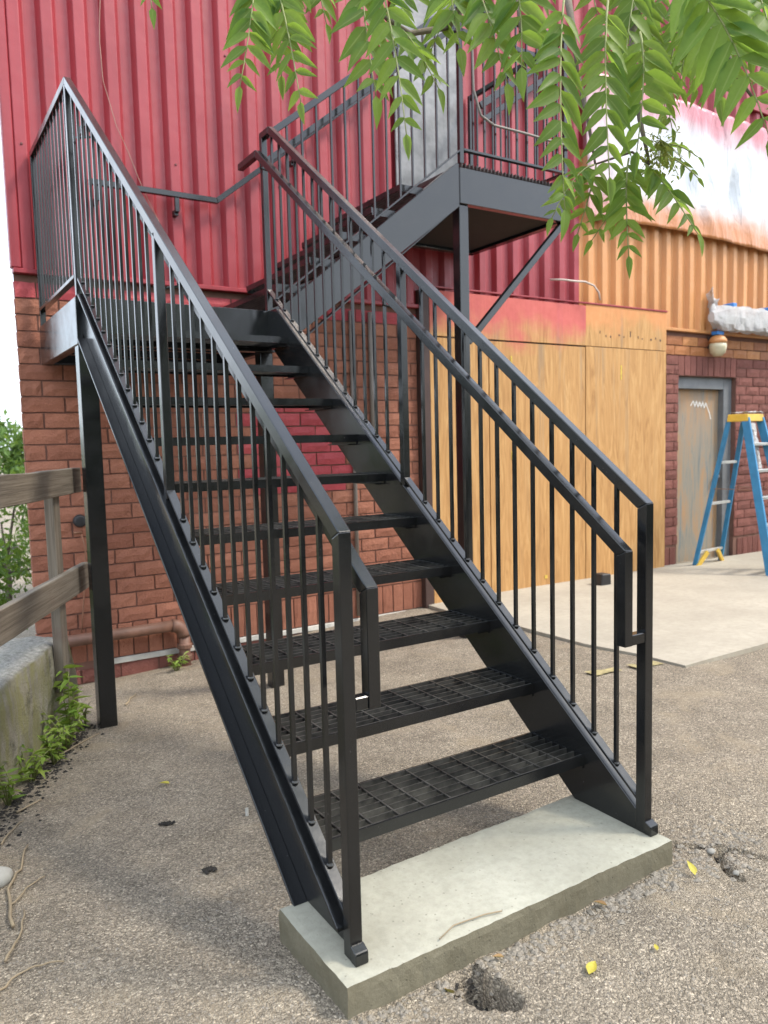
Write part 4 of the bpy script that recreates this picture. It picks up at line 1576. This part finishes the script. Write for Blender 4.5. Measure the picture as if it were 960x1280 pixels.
LEAFV = [leaf_mesh('leaflet', LEAF, 1, w, f, d) for w, f, d in ((0.36, 0.35, 0.10), (0.32, 0.55, 0.22), (0.40, 0.25, 0.30), (0.34, 0.7, 0.05))]

def orient(pos, d, n):
    """matrix with local Y along d, local Z near n"""
    d = d.normalized()
    x = d.cross(n)
    if x.length < 1e-4:
        x = d.cross(Vector((1, 0, 0)))
    x.normalize()
    z = x.cross(d)
    M_ = Matrix((x, d, z)).transposed().to_4x4()
    M_.translation = pos
    return M_

def scatter_leaves(dst, mbs, M_, s):
    mb = random.choice(mbs)
    dst.add([M_ @ Vector((v[0] * s, v[1] * s, v[2] * s)) for v in mb.v], mb.f)

SIMPLE = [MB().add([(0, 0, 0), (0.22, 0.45, 0.05), (0, 1, -0.1), (-0.22, 0.45, 0.05), (0, 0.5, -0.03)], [(0, 1, 4), (1, 2, 4), (2, 3, 4), (3, 0, 4)])]

def weed(root, h, nst, spread, lab, mat=WEED, ls=0.06, group='weeds along the wall'):
    t_ = thing('weed', root, lab, 'plant', group)
    st, lf = MB(), MB()
    for k in range(nst):
        a = random.uniform(0, 6.28)
        top = Vector(root) + Vector((math.cos(a) * spread * random.uniform(.3, 1), math.sin(a) * spread * random.uniform(.3, 1), h * random.uniform(0.65, 1)))
        mid = Vector(root).lerp(top, 0.5) + Vector((random.uniform(-.02, .02), random.uniform(-.02, .02), 0.02))
        st.tube([Vector(root) + Vector((0, 0, -0.02)), mid, top], 0.004, 5, r1=0.002)
        n = max(5, int(h * 42))
        for i in range(n):
            u = 0.15 + 0.85 * i / n
            p = Vector(root).lerp(mid, u * 2) if u < .5 else mid.lerp(top, u * 2 - 1)
            b = i * 2.4 + random.random()
            d = Vector((math.cos(b), math.sin(b), random.uniform(-0.3, 0.5)))
            scatter_leaves(lf, LEAFV, orient(p, d, Vector((0, 0, 1)) + Vector((random.uniform(-.4, .4), random.uniform(-.4, .4), 0))), ls * random.uniform(0.55, 1.2))
    st.build('stem', STEMM, t_, smooth=True)
    lf.build('leaves', mat, t_, smooth=True)
    return t_

def gp(s, off):
    p = wallpt(s, off, 0)
    return (p.x, p.y, gz(p.x, p.y))
weed(gp(-0.12, 0.07), 0.48, 3, 0.06, 'tall bright green weed against the end of the concrete wall', ls=0.10)
weed(gp(-0.24, 0.08), 0.24, 8, 0.11, 'bushy low weed just in front of the tall one', ls=0.06)
weed(gp(-0.44, 0.08), 0.22, 8, 0.11, 'spreading low weed halfway along the concrete wall', ls=0.06)
weed(gp(-0.66, 0.05), 0.21, 6, 0.10, 'leafy weed clump nearest the left picture edge', ls=0.07)
weed(gp(-0.95, 0.05), 0.22, 5, 0.12, 'weed clump at the wall just outside the left picture edge', ls=0.07)
weed(gp(0.20, 0.06), 0.14, 5, 0.07, 'small weed at the far corner of the concrete wall', ls=0.045)
weed((0.76, YB - 0.20, gz(0.76, YB - 0.2)), 0.15, 7, 0.10, 'dusty small weed at the foot of the drain pipe', ls=0.05)

def bush(name, c, r, n, lab, cat, ls, mat=BUSH, trunk=None, group=None):
    t_ = thing(name, (c[0], c[1], trunk if trunk is not None else c[2] - r[2]), lab, cat, group)
    lf = MB()
    clumps = []
    for i in range(max(10, n // 130)):
        v = Vector(RNG.normal(size=3)).normalized() * (random.random() ** 0.35)
        clumps.append(Vector((c[0] + v.x * r[0], c[1] + v.y * r[1], c[2] + v.z * r[2])))
    rc = 0.36 * (r[0] + r[1] + r[2]) / 3
    for i in range(n):
        q = random.choice(clumps)
        v = Vector(RNG.normal(size=3)).normalized() * rc * random.random() ** 0.5
        p = q + v
        d = Vector(RNG.normal(size=3)) + Vector((0, 0, -0.3))
        scatter_leaves(lf, SIMPLE, orient(p, d, v + Vector((0, 0, 0.4)) * rc), ls * random.uniform(0.6, 1.4))
    z0 = trunk if trunk is not None else c[2] - r[2]
    tk = MB()
    tk.tube([(c[0], c[1], z0 - 0.1), (c[0] + 0.05, c[1], (z0 + c[2]) / 2), (c[0], c[1], c[2] + r[2] * 0.4)], 0.05 * r[2] + 0.015, 8, r1=0.01)
    for k in range(6):
        q = random.choice(clumps)
        tk.tube([(c[0], c[1], z0 + (c[2] - z0) * 0.6), q.lerp(Vector(c), 0.4), q], 0.022 * r[2] + 0.006, 6, r1=0.004)
    tk.build('trunk', BARK, t_, smooth=True)
    tag(lf.build('crown', mat, t_), kind=None)
    return t_

bush('bush', (-0.55, 6.1, 0.25), (0.85, 0.9, 0.75), 4200, 'leafy green bush behind the wooden fence beside the building corner', 'bush', 0.075, trunk=-0.5)
bush('bush', (-1.9, 4.9, 0.1), (0.9, 1.0, 0.7), 3600, 'leafy bush behind the fence, left of the one at the corner', 'bush', 0.075, trunk=-0.5)
bush('bush', (0.25, 9.6, 0.1), (0.9, 1.0, 0.95), 2600, 'bush farther back beyond the building corner', 'bush', 0.09, trunk=-0.7)
FARL = leaf_mat('far_leaf', (0.06, 0.13, 0.03), (0.13, 0.22, 0.06), 0.4, 0.6)
far = [(1.0, 36, 4.2), (4.5, 39, 3.9), (-3.5, 33, 4.4), (-8, 30, 5.0), (-12, 24, 5.2), (-13, 16, 5.6), (-12.5, 8, 5.4), (-12, 1.0, 5.8), (8.5, 44, 4.0)]
for i, (x, y, hh) in enumerate(far):
    if i < 2:
        lab = ['hazy tree far beyond the building corner', 'second hazy tree just right of the far one, at the wall edge'][i]
    else:
        lab = ['tree far off to the left, beside the hazy pair', 'tall tree at the far left corner of the yard', 'tree fourth from the building in the left row', 'round tree in the left row opposite the fence end', 'tree in the left row level with the stairs', 'nearest tree of the left row, behind the camera line', 'farthest hazy tree hidden behind the building corner'][i - 2]
    bush('tree', (x, y, hh * 0.52 - 1.0), (2.4, 2.2, hh * 0.42), 2600, lab, 'tree', 0.34, mat=FARL, trunk=-1.2, group='trees beyond the yard')

m = MB()  # unseen trees added behind the viewer so the steel reflects something dark
for i in range(4200):
    a = math.radians(random.uniform(80, 235))
    rr = random.uniform(8.0, 11.5)
    z = -0.2 + 3.9 * random.random() ** 0.85 * (0.75 + 0.25 * math.sin(a * 5))
    p = Vector((math.sin(a) * rr, math.cos(a) * rr, z))
    scatter_leaves(m, SIMPLE, orient(p, Vector(RNG.normal(size=3)), Vector((-p.x, -p.y, 2))), random.uniform(0.5, 0.95))
tag(m.build('reflection_trees', leaf_mat('reflection_tree_leaf', (0.02, 0.05, 0.012), (0.06, 0.11, 0.025), 0.25, 0.6)), 'dark green mass of unseen trees added behind the viewer to darken steel reflections', kind='stuff')

# ------------------------------------------------------------------ overhanging tree of heaven branch
tree = thing('tree', (4.6, -3.2, 0.0), 'tree branch with long feathery green leaves hanging across the top right', 'tree')
wood = MB()
wood.tube([(4.6, -3.2, -0.2), (4.5, -3.1, 1.5), (4.2, -2.9, 3.0), (3.6, -2.3, 4.2)], [0.16, 0.13, 0.11, 0.09], 12)
limbend = at(600, -25, 2.55)
wood.tube([(3.6, -2.3, 4.2), at(1000, -260, 2.9), at(800, -70, 2.7), limbend, at(420, -60, 2.4)], [0.09, 0.06, 0.035, 0.022, 0.012], 10)
wood.tube([limbend, at(560, 34, 2.45), at(512, 42, 2.4), at(487, 26, 2.35), at(462, 4, 2.3)], [0.016, 0.010, 0.009, 0.007, 0.005], 8)
wood.tube([at(800, -70, 2.7), at(790, 60, 2.5), at(800, 150, 2.4), at(812, 205, 2.35)], [0.02, 0.011, 0.008, 0.004], 8)
wood.tube([at(900, -120, 2.7), at(900, 0, 2.45), at(905, 60, 2.35)], [0.02, 0.012, 0.006], 8)
wood.tube([at(700, -60, 2.6), at(715, 30, 2.45), at(722, 90, 2.4)], [0.016, 0.010, 0.005], 8)
wood.tube([at(812, 205, 2.35), at(790, 190, 2.4), at(745, 205, 2.4)], [0.005, 0.004, 0.003], 6)
for a, b, c_, d_ in (((420, -60), (340, -50), (330, -20), 2.4), ((330, -50), (260, -70), (178, -48), 2.4), ((600, -25), (610, 10), (612, 40), 2.45), ((860, -60), (868, 30), (872, 90), 2.4),
                    ((722, 90), (735, 150), (744, 205), 2.42), ((905, 60), (925, 100), (945, 128), 2.3), ((640, -40), (648, 10), (650, 40), 2.4)):
    wood.tube([at(a[0], a[1], d_ + 0.05), at(b[0], b[1], d_ + 0.02), at(c_[0], c_[1], d_)], [0.008, 0.006, 0.0035], 6)
wood.build('branch', BARK, tree, smooth=True)

def mark_mid(me):
    at_ = me.attributes.new('mid', 'FLOAT', 'POINT')
    at_.data.foreach_set('value', [1.0 if i % 3 == 1 else 0.0 for i in range(len(me.vertices))])
LM = [mb.mesh('leaflet', LEAF, True) for mb in LEAFV]
for me_ in LM:
    mark_mid(me_)
leaflet_count = 0
rest = MB()
def frond(p0, p1, d0, d1, pairs, ln, sag=0.06, nrm=None, face=0.6, indiv=True, start=0.12):
    """a pinnate leaf: stalk from p0 to p1 (photo pixels and depths) carrying pairs of leaflets"""
    global leaflet_count
    a, b = at(p0[0], p0[1], d0), at(p1[0], p1[1], d1)
    L = (b - a).length
    out = (b - a).normalized()
    ctrl = a.lerp(b, 0.45) + Vector((0, 0, sag)) + RGT * random.uniform(-.03, .03)
    def pt(t): return a * (1 - t) ** 2 + ctrl * 2 * t * (1 - t) + b * t * t
    def tan(t): return ((ctrl - a) * (1 - t) + (b - ctrl) * t).normalized()
    st = MB().tube([pt(k / 8) for k in range(9)], 0.0035, 6, r1=0.0015)
    part = st.build('leaf', STEMM, tree, smooth=True)
    base_n = (nrm or (-FWD * face + Vector((0, 0, 1)) * 0.55 + RGT * random.uniform(-0.4, 0.4))).normalized()
    for k in range(pairs):
        t = start + (1 - start) * (k + 0.3) / pairs
        p, tg = pt(t), tan(t)
        n = (base_n - tg * base_n.dot(tg)).normalized()
        s = tg.cross(n).normalized()
        sz = ln * (0.72 + 0.5 * math.sin(math.pi * min(1, t * 0.95 + 0.08))) * random.uniform(0.85, 1.12) * (1 if t < 0.8 else 0.8)
        for sg in (-1, 1):
            d = s * sg * random.uniform(0.75, 1.0) + tg * random.uniform(0.35, 0.7) + Vector((0, 0, -random.uniform(0.15, 0.6))) - FWD * random.uniform(-0.15, 0.2)
            nn_ = n + Vector((random.uniform(-.45, .45), random.uniform(-.45, .45), random.uniform(-.3, .3)))
            M_ = orient(p + tg * random.uniform(-0.006, 0.006), d, nn_)
            if indiv and leaflet_count < 300:
                leaflet_count += 1
                o = bpy.data.objects.new('leaflet', random.choice(LM))
                COL.objects.link(o)
                o.parent = part
                o.matrix_basis = M_ @ Matrix.Diagonal((sz, sz, sz, 1))
            else:
                scatter_leaves(rest, LEAFV, M_, sz)
    d = tan(1)
    M_ = orient(pt(1), d + Vector((0, 0, -0.2)), base_n)
    scatter_leaves(rest, LEAFV, M_, ln * 0.8)

# left sprays
frond((318, -30), (300, 108), 2.3, 2.2, 9, 0.092)
frond((338, -40), (376, 128), 2.35, 2.2, 9, 0.09)
frond((360, -40), (352, 95), 2.5, 2.45, 8, 0.10)
frond((420, -50), (350, -5), 2.4, 2.3, 7, 0.12, sag=0.12)
frond((178, -45), (190, 10), 2.3, 2.25, 4, 0.07)
frond((392, -50), (408, 30), 2.5, 2.45, 5, 0.085)
# second spray
frond((470, -40), (508, 168), 2.15, 2.05, 9, 0.092)
frond((452, -30), (470, 120), 2.3, 2.25, 7, 0.11)
frond((500, 36), (548, 110), 2.35, 2.3, 5, 0.09)
frond((560, -40), (575, 60), 2.3, 2.2, 5, 0.11)
# middle
frond((590, -30), (634, 104), 2.25, 2.15, 8, 0.105)
frond((640, -30), (652, 84), 2.2, 2.1, 6, 0.11)
frond((610, -40), (540, 60), 2.5, 2.45, 7, 0.11)
# dark hanging fronds
frond((706, -10), (706, 262), 2.1, 1.95, 13, 0.098)
frond((760, 0), (762, 222), 2.2, 2.05, 11, 0.102)
frond((800, 40), (796, 190), 2.25, 2.15, 8, 0.108)
# right arching frond
frond((850, -30), (962, 172), 2.0, 1.85, 10, 0.135, sag=0.12)
frond((880, -20), (900, 120), 2.3, 2.2, 7, 0.12)
frond((930, -40), (975, 110), 2.3, 2.2, 7, 0.12)
# drooping tips
frond((742, 206), (690, 272), 2.4, 2.35, 7, 0.07)
frond((745, 205), (722, 292), 2.45, 2.4, 6, 0.075)
frond((786, 198), (786, 320), 2.4, 2.3, 9, 0.085)
frond((806, 205), (872, 292), 2.35, 2.25, 8, 0.085)
frond((818, 205), (740, 300), 2.5, 2.45, 7, 0.075)
frond((815, 200), (872, 222), 2.45, 2.4, 5, 0.05)
frond((812, 190), (872, 196), 2.5, 2.45, 4, 0.055)
# filler mass at the upper right
fill = [((690, -70), (655, 30)), ((730, -60), (760, 80)), ((770, -60), (820, 90)), ((810, -60), (780, 100)),
        ((840, -60), (880, 90)), ((880, -70), (850, 100)), ((920, -60), (940, 70)), ((830, -20), (760, 110)),
        ((860, 10), (830, 140)), ((780, 20), (850, 110)), ((910, 0), (870, 110)), ((950, -40), (920, 90)), 
        ((820, 60), (840, 160)), ((960, 0), (975, 140)), ((520, -60), (500, 20))]
for i, (a, b) in enumerate(fill):
    dd = 2.35 + 0.5 * random.random()
    frond(a, b, dd + 0.05, dd - 0.05, 8, 0.092, indiv=False)
# canopy going on above and outside the frame
for i in range(70):
    c0 = Vector((random.uniform(-0.6, 3.6), random.uniform(-2.6, 1.0), random.uniform(3.1, 4.2)))
    # keep clear of the view
    rel = c0 - CAM
    zc_ = rel.dot(FWD)
    if zc_ > 0.2:
        v_ = rel.dot(UPV) / zc_ * FPX
        if v_ < 760:
            continue
    e = c0 + Vector((random.uniform(-.4, .4), random.uniform(-.4, .4), random.uniform(-.25, .0)))
    tg = (e - c0).normalized()
    n = Vector((random.uniform(-.3, .3), random.uniform(-.3, .3), 1)).normalized()
    s = tg.cross(n).normalized()
    for k in range(9):
        p = c0.lerp(e, k / 8)
        for sg in (-1, 1):
            scatter_leaves(rest, LEAFV, orient(p, s * sg + tg * 0.5 + Vector((0, 0, -0.3)), n + Vector((random.uniform(-.4, .4), random.uniform(-.4, .4), 0))), 0.13 * random.uniform(.8, 1.1))
fo = tag(rest.build('foliage', LEAF, tree, smooth=True), kind='stuff')
mark_mid(fo.data)
# seed cluster
m = MB()
c = at(826, 196, 2.32)
for i in range(260):
    v = Vector(RNG.normal(size=3)) * 0.024
    v.z *= 1.7
    p = c + v
    d = Vector(RNG.normal(size=3))
    scatter_leaves(m, SIMPLE, orient(p, d, Vector((0, 0, 1))), 0.018)
for i in range(40):
    v = Vector(RNG.normal(size=3)) * 0.03
    m.tube([c + Vector((0, 0, 0.05)), c + v], 0.001, 4, cap=False)
tag(m.build('seed_cluster', leaf_mat('seed_green', (0.22, 0.26, 0.05), (0.40, 0.38, 0.10), 0.3, 0.6), tree), kind='stuff')

# ------------------------------------------------------------------ litter on the ground
def pebble(m, x, y, s, z=None, sq=0.6):
    n = 5
    z0 = gfull(x, y) if z is None else z
    a0 = random.random() * 6.28
    ex = random.uniform(0.75, 1.3)
    vs = []
    for k in range(n):
        a = a0 + 2 * math.pi * k / n
        vs.append((x + math.cos(a) * s * ex * random.uniform(.8, 1.2), y + math.sin(a) * s / ex * random.uniform(.8, 1.2), z0 + s * sq * random.uniform(-0.1, 0.25)))
    vs.append((x + random.uniform(-.2, .2) * s, y + random.uniform(-.2, .2) * s, z0 + s * sq * random.uniform(0.7, 1.1)))
    m.add(vs, [(k, (k + 1) % n, n) for k in range(n)])

gm_ = MB()
def in_slab(x, y): return SX0 - 0.01 < x < SX1 + 0.01 and SY0 - 0.01 < y < SY1 + 0.02
for i in range(9000):
    x = random.uniform(-0.95, 2.2); y = random.uniform(-0.55, 2.0) if random.random() < 0.6 else random.uniform(-0.55, 0.6)
    if in_slab(x, y): continue
    if mnoise.noise((x * 2.2, y * 2.2, 8)) < random.uniform(-0.45, 0.35): continue
    pebble(gm_, x, y, random.choice([0.0025, 0.003, 0.004, 0.005]) * random.uniform(0.8, 1.2))
for i in range(700):          # broken edge along the slab front and right
    if random.random() < 0.75:
        x = random.uniform(-0.06, 1.25); y = SY0 - 0.012 - abs(random.gauss(0, 0.045))
    else:
        x = random.uniform(1.17, 1.55); y = random.gauss(-0.07, 0.08)
    if in_slab(x, y): continue
    pebble(gm_, x, y, random.choice([0.004, 0.006, 0.008, 0.011]) * random.uniform(0.7, 1.2), sq=0.8)
for i in range(60):          # broken bits of asphalt by the crack and the slab edge
    x, y = random.choice([(random.uniform(1.2, 1.42), random.uniform(-0.26, 0.0)), (random.uniform(0.35, 1.1), SY0 - 0.02 - abs(random.gauss(0, 0.02)))])
    pebble(gm_, x, y, random.uniform(0.008, 0.016), sq=0.55)
tag(gm_.build('gravel', simple('grit', (0.24, 0.21, 0.17), 0.9, var=0.45, sc=140)), 'loose grit and small stones scattered over the asphalt', None, kind='stuff')
# soil at wall foot and cracks; in the pothole it stands in for shade
dm = MB()
for ck in CRACKS:
    for a, b in zip(ck, ck[1:]):
        for k in range(14):
            t_ = random.random()
            x, y = a[0] + (b[0] - a[0]) * t_ + random.gauss(0, .012), a[1] + (b[1] - a[1]) * t_ + random.gauss(0, .012)
            if gfull(x, y) < -0.018 and x > 1.17: pebble(dm, x, y, random.uniform(0.003, 0.009), sq=1.0)
for i in range(500):
    x = random.uniform(0.20, 0.325); y = random.uniform(-0.27, -0.09)
    if gfull(x, y) > -0.035: continue
    pebble(dm, x, y, random.uniform(0.004, 0.011), sq=1.0)
for i in range(900):
    s = random.uniform(-2.0, 0.2)
    p = gp(s, 0.04 + abs(random.gauss(0, 0.06)))
    pebble(dm, p[0], p[1], random.uniform(0.004, 0.012), sq=0.8)
tag(dm.build('soil_and_hole_shade', DIRTSHADE), 'dark crumbly soil along the wall foot, and standing in for shade in the pothole', None, kind='stuff')

# stones by the crack and at the left edge
def stone(x, y, s, lab, mat=STONE, sq=0.65):
    vs, fs = [], []
    n, r_ = 10, 6
    z0 = gfull(x, y)
    for j in range(r_ + 1):
        th = math.pi * j / r_
        for k in range(n):
            a = 2 * math.pi * k / n
            v = Vector((math.sin(th) * math.cos(a), math.sin(th) * math.sin(a), math.cos(th)))
            w = 1 + 0.22 * mnoise.noise(v * 1.7 + Vector((x * 9, y * 9, 0)))
            vs.append((x + v.x * s * w * 1.15, y + v.y * s * w, z0 + s * 0.3 + v.z * s * w * sq))
    for j in range(r_):
        for k in range(n):
            fs.append((j * n + k, j * n + (k + 1) % n, (j + 1) * n + (k + 1) % n, (j + 1) * n + k))
    m = MB().add(vs, fs)
    return tag(m.build('stone', mat, smooth=True), lab, 'stone', 'loose stones')
stone(-0.70, 1.24, 0.055, 'smooth pale stone at the left picture edge', simple('pale_stone', (0.36, 0.35, 0.31), 0.8))
stone(1.335, -0.10, 0.014, 'small grey stone in the crack beyond the footing')
stone(1.30, -0.16, 0.011, 'smallest stone in the crack, beside the grey one')
stone(1.285, -0.225, 0.012, 'stone lying at the near lip of the crack')
def gp2(px, py, dz=0.0):
    z = -0.05
    for _ in range(6):
        d = FWD + RGT * ((px - 480) / FPX) - UPV * ((py - 640) / FPX)
        k = (z - CAM.z) / d.z
        p = CAM + d * k
        z = gz(p.x, p.y)
    return (p.x, p.y, dz)
def clod(x, y, lab):
    m = MB()
    for i in range(26):
        pebble(m, x + random.gauss(0, 0.011), y + random.gauss(0, 0.008), random.uniform(0.004, 0.011), z=gfull(x, y) + random.uniform(0, 0.008), sq=1.1)
    return tag(m.build('dirt_clod', DIRTSHADE), lab, 'dirt clod', 'dark dirt clods')
clod(*gp2(209, 1031)[:2], 'dark dirt clod on the asphalt, the farther of two')
clod(*gp2(260, 1090)[:2], 'dark dirt clod on the asphalt, the nearer of two')
sx_, sy_, _ = gp2(309, 1020)
m = MB().tube([(sx_, sy_, gz(sx_, sy_) - 0.01), (sx_ + 0.004, sy_ + 0.012, gz(sx_, sy_) + 0.028)], 0.007, 8)
tag(m.build('pipe_stub', WHITE), 'small pale stub poking from the ground beside the left stringer', 'stub')

def litter_leaf(x, y, s, rot, mat, lab, tilt=0.15):
    mb = leaf_mesh('fallen_leaf', mat, 1, 0.5, 0.5, 0.12)
    o = place('fallen_leaf', mb.mesh('fallen_leaf', mat, True), None, (x, y, gfull(x, y) + 0.010), rot=(tilt, 0.1, rot), scale=(s, s, s))
    return tag(o, lab, 'leaf', 'fallen leaves')
litter_leaf(1.145, -0.175, 0.055, -0.4, YLEAF, 'upright yellow fallen leaf right of the footing corner', 0.5)
litter_leaf(0.535, -0.30, 0.060, -1.1, YLEAF, 'pale yellow fallen leaf lying near the bottom edge', 0.1)
litter_leaf(0.75, -0.342, 0.028, -0.7, YLEAF, 'tiny yellow fallen leaf between the two bigger ones', 0.1)
litter_leaf(0.40, -0.125, 0.035, 1.2, BLEAF, 'dry brown curled leaf at the front edge of the footing', 0.3)
litter_leaf(0.225, -0.125, 0.045, 1.9, BLEAF, 'orange-brown leaf standing in the pothole', 0.9)
litter_leaf(0.80, -0.125, 0.040, 0.6, BLEAF, 'dry straw-coloured leaf scrap near the footing front', 0.2)
litter_leaf(0.05, 1.72, 0.05, 0.8, YLEAF, 'pale yellow leaf on the asphalt left of the stringer', 0.1)

def twig(pts, r, lab, mat=TWIG):
    P = [Vector((x, y, gfull(x, y) + 0.008 + dz)) for x, y, dz in pts]
    Q = []
    for a, b in zip(P, P[1:]):
        for k in range(4):
            Q.append(a.lerp(b, k / 4) + Vector((random.gauss(0, .003), random.gauss(0, .003), abs(random.gauss(0, .002)))))
    Q.append(P[-1])
    return tag(MB().tube(Q, r, 6, r1=r * 0.5).build('twig', mat, smooth=True), lab, 'twig', 'dry twigs on the asphalt')
twig([gp2(17, 1163), gp2(10, 1115), gp2(24, 1090), gp2(35, 1060)], 0.006, 'thick pale bent twig beside the stone at left')
twig([gp2(12, 1135), gp2(35, 1115), gp2(56, 1098)], 0.004, 'straight twig crossing out from the bent one')
twig([gp2(5, 1205), gp2(24, 1175), gp2(30, 1140)], 0.0045, 'curved twig below the bent one at left')
twig([gp2(-5, 1248), gp2(18, 1225), gp2(42, 1211), gp2(80, 1204)], 0.004, 'long thin twig near the lower left corner')
twig([gp2(22, 1018), gp2(52, 1002)], 0.005, 'short straight twig by the weeds')
twig([gp2(46, 957), gp2(75, 945), gp2(124, 918)], 0.006, 'pale root-like twig leading to the support post')
twig([gp2(157, 883), gp2(170, 868)], 0.006, 'short pale stick right of the support post')
twig([gp2(0, 1060), gp2(20, 1035), gp2(30, 1028)], 0.004, 'thin twig lying in the dark soil')
# wire scrap on the slab
P = [Vector((x, y, ZS + 0.006)) for x, y in ((0.235, -0.06), (0.30, -0.035), (0.40, -0.045), (0.45, -0.06))]
tag(MB().tube(P, 0.002, 5).build('straw', TWIG, smooth=True), 'thin dry straw lying on the concrete footing', 'straw')
